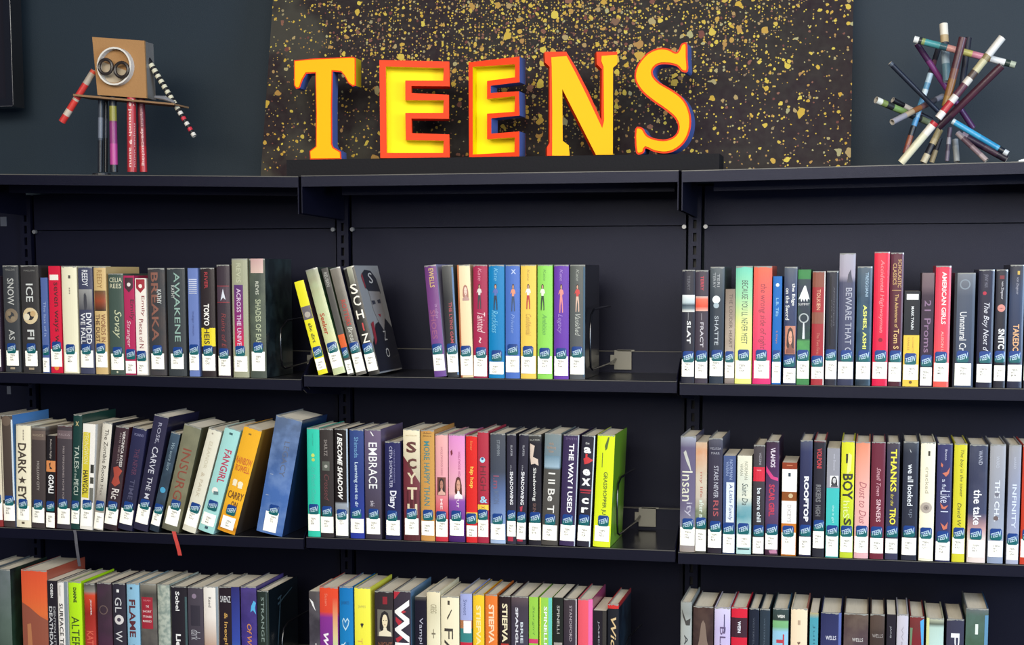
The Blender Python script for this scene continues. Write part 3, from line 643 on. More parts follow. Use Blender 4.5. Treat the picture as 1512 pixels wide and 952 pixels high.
Bk(1,2,1261.5,1285,1267.5,1288.5,393.5,'blue grey hardcover with chunky yellow title ASHES ASHI',[(0,'566470'),(.3,'2c4258'),(.7,'304c64'),(1,'26323e'),{'blotch2':'466478','blotch':.5}],[('T','TREGGIANI','9cb8cc',.55,.75,.05,.25,.02),('T','ASHES, ASHI','d8dc6c',.38,.68,.32,.69,.05)],lab=(.80,.945),st=.75)
Bk(1,2,1286.5,1308.5,1292,1315.5,372,'tall bright red hardcover with pale pink fancy script',[(0,'e02c44'),(1,'d81c48')],[('T','Accidental Highwayman','ec7c84',.35,.68,.06,.60,.02,.15),('D','8c1830',.5,.655,.14)],lab=(.82,.945),st=.775)
Bk(1,2,1309.5,1328,1316.5,1337.5,373,'tall maroon hardcover with gold title, right of the bright red one',[(0,'5c2436'),(1,'4c202c')],[('T','SCHOLASTIC','c8a064',.58,.85,.05,.26,.02),('T','CLASSICS','c8a064',.2,.48,.08,.24,.02),('R','b89060',.15,.85,.278,.283),('T','The Adventures of','d0a868',.4,.66,.31,.56,.02),('T','Tom S','dcb474',.35,.75,.57,.72,.02)],lab=(.82,.965),st=.775)
Bk(1,2,1332,1354.5,1336,1360.5,430,'short black and yellow paperback with a small white label at its head',[(0,'20242c'),(.455,'20242c'),(.46,'ecc44c'),(1,'e4b84c'),{'const':True}],[('R','ecece4',.14,.9,.03,.09),('T','MARK TWAIN','dce0e0',.45,.62,.16,.40,.03),('T','A CONNECTICUT','b8903c',.55,.65,.48,.68),('T','YANKEE','b8903c',.25,.38,.48,.62),('D','6c5020',.5,.955,.1)],kind='pb',lab=(.77,.93),st=.71)
Bk(1,2,1357,1375.5,1362.5,1380.5,403,'dark plum paperback with mauve lettering 21 Proms',[(0,'786468'),(.12,'6c5860'),(.2,'3c2c3c'),(1,'34283c')],[('T','21 Proms','846484',.25,.78,.24,.70,.01)],kind='pb',lab=(.83,.99),st=.77,side='d8d4dc')
Bk(1,2,1376.5,1399,1383,1406.5,392.5,'coral red hardcover with white block lettering AMERICAN GIRLS',[(0,'d83850'),(.5,'e0485c'),(1,'e85c50')],[('T','AMERICAN GIRLS','f4dcd8',.42,.72,.05,.48,.04),('T','ALISON U','f0b0a8',.45,.62,.54,.71,.01)],lab=(.80,.955),st=.755)
Bk(1,2,1406.5,1434,1409.5,1443.5,403,'wide steel blue hardcover with white narrow title Unnatural',[(0,'787c84'),(.2,'4c5464'),(1,'344058'),],[('O','7c8894',.5,.1,.26,.2),('T','Unnatural Cr','dcdcdc',.28,.62,.34,.68,.01),('R','20242e',.0,.12,.0,1)],side='4468a0',lab=(.79,.985),st=.73)
Bk(1,2,1438.5,1463,1447.5,1470.5,398,'black hardcover with white handwritten title and tiny red heart','26263a',[('T','JENNY HAN','6a6a7c',.3,.6,.04,.15),('D','b02c44',.4,.20,.12),('T','The Boy Next d','d4d4dc',.28,.72,.28,.69,0,.35)],lab=(.80,.955),st=.74)
Bk(1,2,1465,1483.5,1473,1489,398,'black hardcover with red lips and white title SNITC',[(0,'2a2a36'),(1,'24242e')],[('R','7c3038',.3,.7,.05,.08),('T','von Ziegesar','c4c4cc',.4,.66,.10,.25,.01),('D','d48c80',.5,.325,.34),('P','54242c',[(.2,.325),(.8,.325),(.5,.33)]),('T','SNITC','ececec',.3,.85,.50,.67,.06)],lab=(.81,.94),st=.735)
Bk(1,2,1486,1507.5,1492.5,1515,391,'dark navy hardcover with gold title TAKED at the right edge of the photo',[(0,'34343c'),(.25,'34405c'),(1,'26283c')],[('R','c8a850',.5,.66,.05,.08),('T','von Ziegesar','9c9cac',.4,.62,.10,.24),('T','TAKEDO','dca878',.3,.72,.48,.71,.04)],lab=(.81,.945),st=.745)
Bk(1,2,1509.5,1530,1517,1538,391,'black book cut off by the right edge of the photo, upper shelf','2c2c38')
# ---- middle shelf, left bay
Bk(2,0,-14,3,-16,0,613,'cream and red book cut off by the left edge of the photo, middle shelf',[(0,'dcd0b8'),(.8,'dcd0b8'),(.9,'8c3030'),(1,'8c3030')],depth=.15)
Bk(2,0,4,22.5,1,17.5,613,'brown spined book with bright blue cover, far left of the middle shelf',[(0,'544840'),(1,'463c3a')],[('R','dcd4c0',.0,.12,.04,.76),('R','c8d4dc',.88,1,.04,.76),('D','6c5c50',.5,.05,.4)],side=[(0,'4c84c4'),(.4,'6c9cd0'),(1,'3c6cb0')])
Bk(2,0,24,45,22.8,44.5,627,'cream hardcover with big dark lettering DARK and a star','f0e8cc',[('T','----','8c8478',.5,.56,.05,.15),('T','DARK','4c4238',.15,.72,.18,.48,.04),('P','4c4238',[(.45+.3*math.cos(t)*(1 if k%2==0 else .42),.54+.04*math.sin(t)*(1 if k%2==0 else .42)) for k,t in enumerate([math.pi*i/5-.5*math.pi for i in range(10)])]),('T','EY','4c4238',.15,.72,.60,.73,.04),('R','5c5040',.4,.6,.945,.965)],lab=(.79,.93),st=.77)
Bk(2,0,46,66.5,45.8,66.5,630,'grey brown hardcover with a paler head band, beside the cream star book',[(0,'8c847a'),(.04,'4e4442'),(1,'443c3c')],[('R','6c5c54',.0,1,.04,.13),('H','RIGGS','a89884',.12,.88,.075,.095),('T','HOLLOW CITY','a8a09a',.42,.6,.34,.63,.02)],lab=(.80,.95))
Bk(2,0,68,81,68.5,82,643,'short black paperback with an orange picture and white title GOAL','221e20',[('T','Robert Rigby','b8b0a8',.35,.6,.04,.25),('R','d88c54',.0,1,.27,.39),('P','3c2c24',[(.3,.3),(.5,.29),(.45,.33),(.7,.36),(.4,.36)]),('T','GOALI','ececec',.25,.85,.42,.62,.06)],kind='pb',lab=(.83,.99),st=.76,side='5c2c28')
Bk(2,0,83.5,104,83.5,106.5,628,'charcoal hardcover with a mauve head band and thin pale title',[(0,'6c3434'),(.02,'4a4246'),(1,'403c44')],[('R','6c5c60',.0,1,.05,.13),('H','RIGGS','a09094',.12,.88,.08,.1),('T','MISS PEREGRINES HOME FOR','a89c9c',.42,.54,.2,.72)],lab=(.80,.955),st=.76)
Bk(2,0,104.5,116.5,107.5,121,612,'tall dark green hardcover lettered TALES of the PECU','1e3e3a',[('H','x','c8b884',.3,.7,.06,.1),('T','TALES','b4c0b4',.25,.78,.27,.47,.02),('T','of the','b4c0b4',.3,.6,.475,.55),('T','PECU','b4c0b4',.25,.78,.56,.70,.02),('RB','4c4c54',.0068,[(.002,-.0056,-.0005),(.005,-.0075,-.01),(.009,-.012,-.03),(.012,-.012,-.055),(.0125,-.008,-.078)])],side='1c4038',lab=(.82,.95))
Bk(2,0,118,136,122.5,141,626,'white book with yellow lettering strip and a black print, left of the pale grey spine',[(0,'f0ece4'),(1,'f0ece4')],[('R','d8c838',.05,.62,.08,.70),('T','YEONGWON','e8e0a0',.15,.5,.08,.38,.02),('T','HAWGOL','2c2820',.12,.55,.44,.67,.04),('R','30302c',.72,.98,.38,.46),('R','44443c',.72,.98,.5,.56),('R','6c6c64',.7,.98,.60,.74)],kind='pb',side='f0ece4',lab=(.80,.97),st=.765)
Bk(2,0,138,151,151,166,624,'pale grey book with thin black serif title, The Zombie Room',[(0,'dcd6c8'),(.5,'d8d2c4'),(.75,'908880'),(1,'d4ccc0')],[('T','The Zombie Room','48443e',.35,.75,.06,.55,.01),('T','Max','807870',.35,.65,.58,.68)],side='2c2c34',lab=(.84,.99),st=.775)
Bk(2,0,152,172,171,190,630,'dark book with red smoke art and white author lettering',[(0,'3c2e34'),(1,'32282e'),{'blotch2':'4c343a','blotch':.4}],[('T','VERONICA ROSSI','dcd4d0',.62,.82,.04,.38,.03),('T','INTO THE STILL','a89898',.42,.54,.06,.36),('P','a84434',[(.2,.40),(.55,.38),(.9,.42),(.7,.48),(.85,.54),(.5,.58),(.2,.55),(.35,.48)]),('T','Ric','dcd4d0',.3,.85,.60,.70,.02)],side='4c2430')
Bk(2,0,173,194.5,196,217,632,'indigo hardcover with dim red title, left of the tall leaning navy one',[(0,'2e2e50'),(1,'28283c')],[('H','MORENO','8888ac',.2,.85,.055,.08,0,0),('T','THE NEVER','5c3450',.4,.72,.2,.46,.01),('T','TIME','4c4c68',.4,.72,.5,.7,.01)],side='28284c')
Bk(2,0,196,217,227.5,250,614,'tall navy hardcover lettered CARVE THE M leaning right',[(0,'302e48'),(1,'2c2a40')],[('T','ROSE,','a8a8bc',.38,.65,.06,.24),('T','CARVE','c8c8d4',.32,.72,.27,.50,.01),('T','THE M','c8c8d4',.38,.7,.53,.72,.01)],side='24223c')
Bk(2,0,219.5,234,253,266.5,639,'thin dark blue grey leaning book with a light blue mark',[(0,'3c4c5c'),(1,'26303c'),{'blotch2':'50687c','blotch':.4}],[('T','We were liars','8ca0ac',.35,.7,.1,.38,0,S),('D','4ca0c8',.5,.58,.3)],side='20282c')
Bk(2,0,237,264,272.5,298,629,'wide olive grey leaning book with rust brown letters',[(0,'7a7a64'),(.6,'747058'),(.88,'6c6850'),(.9,'4c4c48'),(1,'44443e'),{'blotch2':'8a886e','blotch':.5}],[('T','INSURG','8a4434',.25,.75,.22,.70,.0)]+[('RB','c03830',.0085,[(.012,-.0056,-.0005),(.016,-.0075,-.012),(.0215,-.009,-.028),(.025,-.009,-.042),(.0265,-.009,-.05)])],side='54543e')
Bk(2,0,267,289,309,328,634,'cream leaning hardcover with very faint lettering','e2decb',[('D','a8a090',.4,.045,.07),('T','ELEANOR','c8c0a8',.35,.6,.12,.38),('T','& PARK','c4b8a0',.35,.6,.42,.66)],side='c8c4b0')
Bk(2,0,290.5,316,333,356,633,'pale aqua leaning hardcover with crimson title FANGIRL','a4d8d4',[('R','3c6064',.38,.6,.04,.06),('T','FANGIRL','b83c5c',.38,.82,.20,.52,.03),('D','f0ece4',.42,.6,.2),('P','5c7c80',[(.35,.61),(.65,.6),(.7,.63),(.4,.64)]),('R','30505c',.4,.6,.945,.97)],lab=(.82,.935),st=.74)
Bk(2,0,319,347.5,361,388,632,'thick golden orange leaning hardcover lettered CARRY',[(0,'eeb02c'),(.7,'f2b42c'),(.92,'eca428'),(.95,'b47018'),(1,'e49c24')],[('R','8c6c2c',.36,.52,.055,.07),('H','RAINBOW','c85830',.06,.94,.285,.35,.01),('H','ROWELL','c85830',.12,.92,.36,.42,.01),('D','f4e8c8',.3,.52,.13),('D','f4e8c8',.62,.53,.15),('R','f4e8c8',.2,.42,.5,.56),('R','f4e8c8',.52,.75,.52,.57),('H','CARRY','6c4420',.1,.95,.61,.68,.02),('H','ON','6c4420',.4,.75,.70,.755,.02)],side=[(0,'b4842c'),(.5,'6c5430'),(1,'3c3634')],lab=(.85,.965),st=.785)
Bk(2,0,376,418,409,446,617,'wide mottled blue leaning hardcover, last on the middle left shelf',[(0,'5c6c88'),(.3,'4c6490'),(.6,'486cac'),(1,'4468a8'),{'blotch2':'7c98c8','blotch':.55}],[('T','LEGACY','5c6478',.5,.7,.2,.5),('R','a8b4c8',.16,.28,.495,.50),('R','a8b4c8',.12,.25,.675,.68)],side='182c50',lab=(.81,.98),st=.79)
# ---- middle shelf, middle bay
Bk(2,1,451.5,471,450,470,632,'turquoise hardcover, first in the middle row right of the wide blue book','34c4a8',[('T','Susane Colasanti','2c8c80',.45,.55,.05,.16),('D','c8d868',.5,.25,.14),('D','b8cc64',.52,.29,.13),('T','So Much Closer','4cb4a8',.35,.7,.35,.70,0,.3)],lab=(.79,.945),st=.745)
Bk(2,1,472,492.5,472,491.5,633,'dark brown hardcover with a small grey crest and dull red script',[(0,'3c3634'),(1,'342e30')],[('T','SHULTZ','8c8480',.35,.6,.1,.25,.02),('R','5c6058',.2,.75,.3,.385),('D','a8a8a0',.48,.345,.12),('T','Crossed','6c3c40',.35,.7,.42,.66,0,.3)],lab=(.81,.96),st=.76)
Bk(2,1,494.5,514,494,513.5,633,'black hardcover with bold slanted white title I BECOME SHADOW',[(0,'26201f'),(.67,'26201f'),(.69,'9ca4ac'),(1,'3c3c40')],[('T','I BECOME SHADOW','f4f2ee',.22,.6,.04,.65,.05,.3),('R','a8b8c8',.9,1,.0,.72)],lab=(.78,.98),st=.785)
Bk(2,1,516.5,537,516,537,634,'royal blue hardcover with pale blue author and white serif title',[(0,'384c84'),(.5,'2c3c80'),(1,'2c3c9c')],[('T','Shimada','6c9cc4',.35,.65,.07,.26,.01),('T','Learning not to dr','c8dcec',.3,.62,.3,.71,.02)],lab=(.82,.95),st=.765)
Bk(2,1,538.5,563,538.5,562,634,'grey violet hardcover with large white serif title EMBRACE',[(0,'70607c'),(.4,'544c64'),(.75,'48404e'),(1,'38323e')],[('P','e8e8e8',[(.35,.02),(.42,.02),(.6,.06),(.52,.06)]),('T','EMBRACE','ececee',.25,.78,.12,.54,.01),('T','ski','c8c4d0',.35,.6,.65,.70)],lab=(.81,.955),st=.77)
Bk(2,1,567.5,590.5,569,592,652,'shorter indigo hardcover with thin pale author lettering',[(0,'2c2c5c'),(1,'26264c')],[('T','WITHOUT ENDINGS','8888b4',.58,.66,.08,.42),('T','CETIA SHOWALTER','b8b8d4',.3,.5,.05,.47,.01),('T','Diary','e0e0ec',.2,.75,.50,.68,.05)],lab=(.80,.955),st=.755)
Bk(2,1,594.5,618.5,596,621,634,'cream and dark red hardcover with big letters S C Y T H stacked',[(0,'f0e4c4'),(1,'3c1c24')],[('P','6c2430',[(0,.24),(.3,.30),(1,.48),(1,.80),(0,.80)]),('R','542028',.0,1,.55,1),('H','ARTHUR','c8b48c',.15,.85,.05,.062),
   ('H','S','5c2c28',.2,.82,.11,.21,.07),('H','C','5c2c28',.25,.82,.26,.355,.07),('H','Y','d8c8a8',.25,.8,.39,.49,.04),('H','T','d8c8a8',.25,.85,.52,.63,.04),('H','H','d8c8a8',.25,.85,.67,.77,.04)],lab=(.80,.95),st=.76)
Bk(2,1,619.5,640.5,622.5,642,635,'tan orange hardcover with tall narrow teal title',[(0,'c88c48'),(.04,'c89850'),(1,'cc9450')],[('H','Adam','5c3c24',.2,.8,.02,.035),('H','Silvera','5c3c24',.2,.8,.045,.06),('T','MORE HAPPY THAN','3c8084',.25,.68,.10,.68,.01)],lab=(.82,.95),st=.765)
Bk(2,1,641,660.5,644.5,661.5,641,'pink hardcover with a dark haired portrait and red foot',[(0,'ecb0ac'),(.4,'e8a4ac'),(.6,'e08088'),(.75,'d44c54'),(1,'c83040')],[('T','HOLLYWOOD HIGH','b47080',.45,.62,.12,.38,.01),('F','6c3c34','2c1c1c','b47c68','d8a898',.15,.85,.40,.57),('T','ME','f0d0d0',.4,.6,.6,.7,.03)],lab=(.79,.955),st=.765)
Bk(2,1,661.5,684.5,663,688,641.5,'pink to violet hardcover with a girl in white on its spine',[(0,'e090cc'),(.3,'e8a0c0'),(.55,'e8b4b8'),(.62,'8c50a8'),(.9,'64307c'),(1,'402060')],[('T','HOLLYWOOD HIGH','a84c7c',.6,.74,.16,.40,.02),('P','7c2c3c',[(.12,.16),(.22,.14),(.26,.18),(.16,.2)]),('F',None,'54241c','d49c84','f0e8ec',.3,.9,.38,.60),('T','PUT','f0d8ec',.5,.65,.58,.68,.03)],lab=(.79,.94),st=.755)
Bk(2,1,687.5,703.5,688.5,705.5,643,'bright red hardcover with yellow lettering hip hop',[(0,'dc2c28'),(.7,'e43430'),(.715,'f0cc58'),(.8,'f0cc58'),(.81,'d82c30'),(1,'d82c30'),{'const':True}],[('T','Sister','f08c4c',.4,.6,.05,.14),('T','hip hop','f4c850',.3,.7,.29,.49,.04)],lab=(.84,.945),st=.775)
Bk(2,1,704,720,706.5,722.5,637,'crimson hardcover with dark title HIGH and a big blue ampersand',[(0,'b43848'),(1,'a82c44')],[('D','b4dcec',.45,.255,.25),('D','3c5c8c',.45,.245,.12),('T','HIGH','64202c',.25,.78,.31,.53,.0),('H','&','9cd0e8',.2,.9,.58,.64,.04),('R','f0c848',.0,1,.655,.705),('T','x','8c2c2c',.35,.65,.67,.69)],lab=(.79,.945),st=.745)
Bk(2,1,723,744.5,724.5,747.5,640,'grey hardcover fading to pale blue, right of the crimson one',[(0,'4c5058'),(.35,'444a58'),(.55,'5c709c'),(.8,'8098c4'),(1,'a8bcdc')],[('T','STURMAN','8c949c',.45,.65,.06,.2),('T','I.m','8c5068',.2,.6,.38,.50,.02),('T','MOON','5c6c8c',.2,.6,.52,.64,.01)],lab=(.82,.965),st=.775)
Bk(2,1,746.5,760.5,750,763,641,'black hardcover with white title SHADOWING, left one of the alike pair','32303e',[('T','SLATER','a8a8b0',.42,.62,.10,.2,.02),('T','the','a8a8b0',.4,.55,.28,.33),('T','SHADOWING','e4e4e8',.35,.7,.34,.64,.05),('R','b02c44',.1,.7,.935,.975)],lab=(.79,.93),st=.74)
Bk(2,1,762,776,766.5,780.5,641,'black hardcover with white title SHADOWING, right one of the alike pair','2e2c3a',[('T','SLATER','a8a8b0',.42,.62,.10,.2,.02),('T','the','a8a8b0',.4,.55,.28,.33),('T','SHADOWING','e4e4e8',.35,.7,.34,.64,.05),('P','b02c44',[(.3,.66),(.6,.65),(.55,.7),(.35,.7)]),('R','b02c44',.1,.7,.955,.975)],lab=(.80,.955),st=.755)
Bk(2,1,778,797,782.5,801.5,642,'black hardcover with a pale face picture near its head',[(0,'4c4c48'),(.08,'26242c'),(1,'26242c')],[('H','SLATER','a8a8a0',.1,.9,.04,.055),('P','d8c4b4',[(.12,.08),(.5,.1),(.35,.2),(.75,.22),(.8,.28),(.5,.26),(.2,.27),(.12,.2)]),('T','Shadowing','d8d8d4',.3,.62,.30,.60,.03),('T','SKIN','7c5c54',.35,.6,.62,.70)],lab=(.80,.955),st=.75)
Bk(2,1,798.5,823,804.5,828.5,640,'grey brown hardcover with a misty blue picture, lettered I ll Be T',[(0,'7c8888'),(.3,'6c8494'),(.32,'54524e'),(1,'4c4844'),{'const':False}],[('H','Holly\nGoldberg\nSloan','b08c70',.15,.7,.08,.17),('G',[(0,'6c8898'),(.8,'9cb4c4'),(1,'505c60')],.05,.95,.2,.32),('T','I ll Be T','e4e2dc',.3,.72,.35,.71,.02)],lab=(.82,.955),st=.77)
Bk(2,1,825.5,848.5,832,855,642,'deep purple hardcover with bold white title THE WAY I USED','3c2f54',[('H','SMITH','6c5c84',.15,.85,.025,.045),('T','THE WAY I USED','f0eef4',.4,.72,.08,.70,.05),('R','b8c0cc',.94,1,.0,1)],lab=(.81,.955),st=.765)
Bk(2,1,851,871.5,859.5,878.5,643,'black hardcover with white lowercase letters stacked and a red splash','2c2a38',[('H','the','d8d8d8',.3,.6,.06,.08),('H','a','f0f0f0',.2,.75,.105,.16,.07),('H','l','d02c34',.35,.5,.165,.205,.05),('P','c82c34',[(.2,.21),(.5,.19),(.95,.22),(.6,.25),(.3,.26)]),('H','e','f0f0f0',.2,.75,.30,.36,.07),('H','x','f0f0f0',.15,.8,.385,.45,.07),('R','a83040',.05,.9,.485,.50),('R','a83040',.1,.85,.51,.52),('H','c','f0f0f0',.22,.75,.56,.615,.07),('H','r','f0f0f0',.22,.75,.645,.695,.07),('R','c8d4dc',.92,1,.0,1)],lab=(.81,.95),st=.76)
Bk(2,1,875,900.5,882.5,908,642,'lime yellow hardcover with green cover and black title, last before the wire bookend',[(0,'d8ec24'),(.5,'d8e820'),(1,'e0ec30')],[('R','586c2c',.32,.36,.16,.29),('P','4c6420',[(.45,.10),(.62,.02),(.7,.02),(.6,.12),(.5,.14)]),('T','GRASSHOPPER JU','46561c',.4,.68,.33,.71,.02)],side=[(0,'7cac1c'),(.5,'78b418'),(1,'84c41c')],lab=(.81,.95),st=.765)
# ---- middle shelf, right bay
Bk(2,2,999.5,1024.5,999.5,1025.5,644,'grey lavender hardcover with tall cream title Insanity, first of the middle right row',[(0,'a8acb8'),(.1,'645c78'),(.6,'6c6480'),(.8,'8c8c9c'),(1,'9c9088')],[('P','c0c0b8',[(.2,.14),(.35,.12),(.6,.22),(.75,.32),(.4,.22)]),('T','Insan','dcdcc8',.12,.8,.30,.56,.0),('T','ity','b8b4c4',.3,.8,.57,.69)],side='5c5870')
Bk(2,2,1026,1042.5,1027,1044,653,'book fading from tan to green with title my life after',[(0,'c8a888'),(.1,'d0946c'),(.3,'c8b8a0'),(.5,'c4b8a8'),(.62,'6c7c5c'),(.8,'3c5444'),(1,'3c3c3c'),{'blotch2':'d8ccb8','blotch':.4}],[('T','my life','b06c5c',.35,.65,.27,.50,.01),('T','after n','d8e4d8',.35,.75,.52,.68,.03)],kind='pb',lab=(.79,.985),st=.73)
Bk(2,2,1044,1065.5,1046.5,1067,647,'dark slate hardcover with serif title STARS NEVER RIS',[(0,'5c5c68'),(.1,'3c3a4a'),(.6,'3c3444'),(1,'2c2630')],[('H','MELISSA','9c9ca8',.1,.9,.08,.10),('H','MARR','9c9ca8',.2,.8,.12,.14),('T','STARS NEVER','b4b4c0',.4,.72,.24,.52,.01),('T','RIS','a84c54',.38,.75,.54,.68,.01)])
Bk(2,2,1066.5,1085,1068.5,1086.5,673,'short blue paperback with a white handwritten title box',[(0,'4c5c88'),(1,'3c507c')],[('T','NORMAN','98a8cc',.5,.75,.04,.24),('T','VIVIAN','98a8cc',.2,.42,.06,.2),('R','dce4f0',.25,.9,.27,.68),('T','A Little Family','40507c',.4,.78,.29,.66,.01,.1)],kind='pb',lab=(.80,.99),st=.745)
Bk(2,2,1087,1109.5,1089,1109.5,673,'short cream paperback with teal watery lower half',[(0,'e8e4cc'),(.42,'e0e0cc'),(.52,'7ca8b0'),(.62,'5c98a4'),(.75,'a8ccd0'),(1,'b4d8d4'),{'blotch2':'b8ccc8','blotch':.3}],[('T','NORMAN','8c8c7c',.5,.72,.06,.24),('T','VIVIAN','8c8c7c',.2,.4,.08,.2),('T','Saint Da','4c5c5c',.35,.75,.28,.50,0,S),('R','2c4448',.1,.9,.94,.955)],kind='pb',lab=(.80,.93),st=.74)
Bk(2,2,1111,1128.5,1112.5,1129,657,'dark hardcover with a red block and white title be more chill',[(0,'4c464a'),(1,'2c2a32')],[('T','VIZZINI','9c98a0',.5,.68,.07,.18,.02),('R','d0243c',.0,1,.20,.33),('R','e87c88',.3,.7,.225,.235),('T','be more chill','d4dce0',.35,.72,.39,.70,.04)],kind='hc',lab=(.84,.99),st=.78)
Bk(2,2,1129.5,1149,1131,1150,651,'dark violet hardcover with a pink swoosh and red title',[(0,'3c2c3c'),(.2,'4c2c54'),(.6,'5c4468'),(1,'3c2434')],[('T','VLAHOS','dcd0dc',.35,.72,.06,.23,.04),('P','d0347c',[(.02,.22),(.2,.25),(.6,.31),(.95,.32),(.95,.35),(.4,.33),(.02,.27)]),('T','SCAR GIRL','c02c4c',.25,.7,.38,.66,.06),('P','b87898',[(.3,.96),(.9,.95),(.95,.985),(.4,.985)])],lab=(.81,.95),st=.775)
Bk(2,2,1152.5,1175,1155.5,1177,683,'shortest white and orange paperback in the middle right row',[(0,'8c3c24'),(.06,'8c3420'),(.07,'f4f0e8'),(.30,'f4f0e8'),(.31,'8c5028'),(.40,'a06434'),(.41,'f0ece8'),(.64,'f0ece8'),(.65,'c8782c'),(1,'d88c34'),{'const':True}],[('R','c87c58',.3,.7,.025,.035),('R','2c3c4c',.42,.58,.11,.15),('D','c8b088',.6,.355,.16),('T','DICEYS','b8b4b4',.4,.65,.45,.64)],kind='pb',lab=(.75,.985),st=.735)
Bk(2,2,1180,1197.5,1181,1199.5,650,'navy hardcover with chunky white title ROOFTOP',[(0,'54586c'),(.1,'363a5c'),(.7,'2c2c48'),(1,'343450')],[('T','ROOFTOP','ececf0',.35,.75,.31,.70,.08)],lab=(.83,.985),st=.775)
Bk(2,2,1200,1216.5,1201.5,1219.5,650,'black hardcover with red author and grey block title',[(0,'a84448'),(.02,'2c2a34'),(1,'2a2a34')],[('T','VOLPONI','c03840',.25,.68,.07,.24,.05),('T','RIKERS','6c6c70',.2,.65,.38,.53,.06),('T','HIGH','6c6c70',.2,.65,.555,.65,.06)],lab=(.78,.925),st=.73)
Bk(2,2,1219,1238.5,1221,1239.5,662,'book with grey head, turquoise lower spine and a black and white portrait',[(0,'94949c'),(.355,'8c8ca0'),(.36,'44bcb8'),(1,'44bcb8'),{'const':True}],[('T','von Denson','c8c8d4',.5,.65,.05,.2),('F','e4e4e4','26262c','c8c8c8','3c3c44',.25,.92,.25,.355),('T','the it girl','a4e4e0',.42,.64,.52,.68,.03)],kind='pb',lab=(.80,.99),st=.755)
Bk(2,2,1240.5,1259,1242,1262,651,'lime yellow hardcover with black brush lettering BOY',[(0,'d8d830'),(.4,'d8dc2c'),(.7,'b8d034'),(1,'c0d034')],[('R','2c2c24',.35,.5,.11,.19),('P','ecec84',[(.55,.1),(.8,.12),(.75,.25),(.4,.3)]),('T','BOY','26281c',.12,.92,.28,.50,.05),('T','hitS','dce894',.2,.7,.51,.66,.02),('T','S','26281c',.25,.85,.66,.72,.05)],lab=(.81,.95),st=.77)
Bk(2,2,1260.5,1281.5,1264,1285.5,652.5,'pink peach hardcover with brown script Dust to Dust',[(0,'e08c6c'),(.15,'e89c84'),(.5,'eab4ac'),(.8,'e4b0ac'),(1,'e0b0b4')],[('T','Dust to Dus','a85c64',.3,.8,.34,.70,0,.35)],lab=(.81,.95),st=.765)
Bk(2,2,1283,1303,1288,1309,652.5,'dark rose hardcover with pale title SINNERS',[(0,'6c2c3c'),(1,'702838')],[('T','Small Town','d4a0a8',.4,.7,.22,.46,0,.35),('T','SINNERS','e8c4c8',.42,.74,.49,.68,.02)],lab=(.82,.95),st=.77)
Bk(2,2,1306,1325.5,1310.5,1329,653,'dusty violet hardcover with bold yellow title THANKS for the',[(0,'4c444c'),(.1,'403c50'),(1,'3c3a54')],[('T','THANKS','e8dc3c',.3,.78,.06,.42,.05),('T','for the','d8c83c',.35,.6,.44,.54,0,.3),('T','TRO','e8dc3c',.3,.78,.56,.70,.05)],lab=(.82,.945),st=.76)
Bk(2,2,1328.5,1351.5,1336,1358.5,652,'charcoal blue hardcover with white title we all looked up',[(0,'4c5058'),(.1,'303442'),(1,'2a2c3a')],[('P','e8ecec',[(.4,.06),(.48,.09),(.52,.09)]),('T','we all looked','dce0e4',.32,.68,.19,.54,.03),('T','up','6c7484',.4,.65,.57,.64)],lab=(.81,.955),st=.755)
Bk(2,2,1354.5,1376.5,1361.5,1383,653,'cream hardcover with a grey round emblem, lettered cracked',[(0,'f0ead0'),(1,'f2ecd0')],[('R','3c3830',.5,.64,.075,.115),('T','cracked','a49c88',.35,.6,.21,.43,.0),('D','b4a89c',.45,.55,.4),('D','8c8078',.45,.55,.2),('P','3c3434',[(.38,.55),(.52,.545),(.5,.56)])],lab=(.80,.98),st=.765)
Bk(2,2,1379.5,1401.5,1385.5,1408,655,'violet blue hardcover with orange crescent moons','3a3a64',[('T','Bruton','b8b8cc',.5,.65,.05,.14,.02),('P','c86c54',[(.25,.16),(.4,.18),(.35,.2),(.25,.19)]),('P','c86c54',[(.35,.25),(.65,.24),(.85,.20),(.8,.25),(.6,.28)]),('T','a ful','c4c8dc',.35,.62,.3,.4,.0),('T','Like','c4c8dc',.25,.9,.40,.50,.0),('P','c86c54',[(.25,.50),(.5,.535),(.8,.52),(.6,.555),(.35,.55)]),('R','c4c8dc',.3,.8,.57,.58),('P','c86c54',[(.3,.67),(.6,.7),(.8,.66),(.75,.72),(.5,.73)])],lab=(.83,.99),st=.79)
Bk(2,2,1404.5,1425,1410,1427.5,655,'yellow hardcover with black handwritten title in the middle right row','d4cc34',[('T','The boy in the tower','54521c',.42,.75,.05,.45,0,.2),('T','David W','3c3c1c',.35,.65,.5,.7,0,.2)],lab=(.79,.93),st=.755)
Bk(2,2,1428,1455,1431,1459,656.5,'wide grey blue hardcover lettered the take with a pale pink foot',[(0,'44485c'),(.3,'383c54'),(.58,'3c4260'),(.72,'c89c98'),(.8,'e4d4cc'),(1,'e4d4cc'),{'blotch2':'5c5c6c','blotch':.25}],[('T','WAND','a0a4b4',.5,.72,.05,.17,.02),('T','the take','e8e8ec',.28,.72,.38,.68,.03)],lab=(.81,.955),st=.755)
Bk(2,2,1458.5,1482.5,1461.5,1484,656,'pale grey hardcover with dotted white lettering THE CHA',[(0,'a4a4a8'),(.5,'989ca8'),(.8,'a0a8b8'),(1,'8c98b0')],[('T','WARD','b8bcc8',.4,.6,.1,.2),('T','THE CHA','dce0e8',.35,.68,.3,.65,.03),('D','70707c',.5,.42,.14),('D','6c5c5c',.48,.62,.16)],lab=(.81,.945),st=.755)
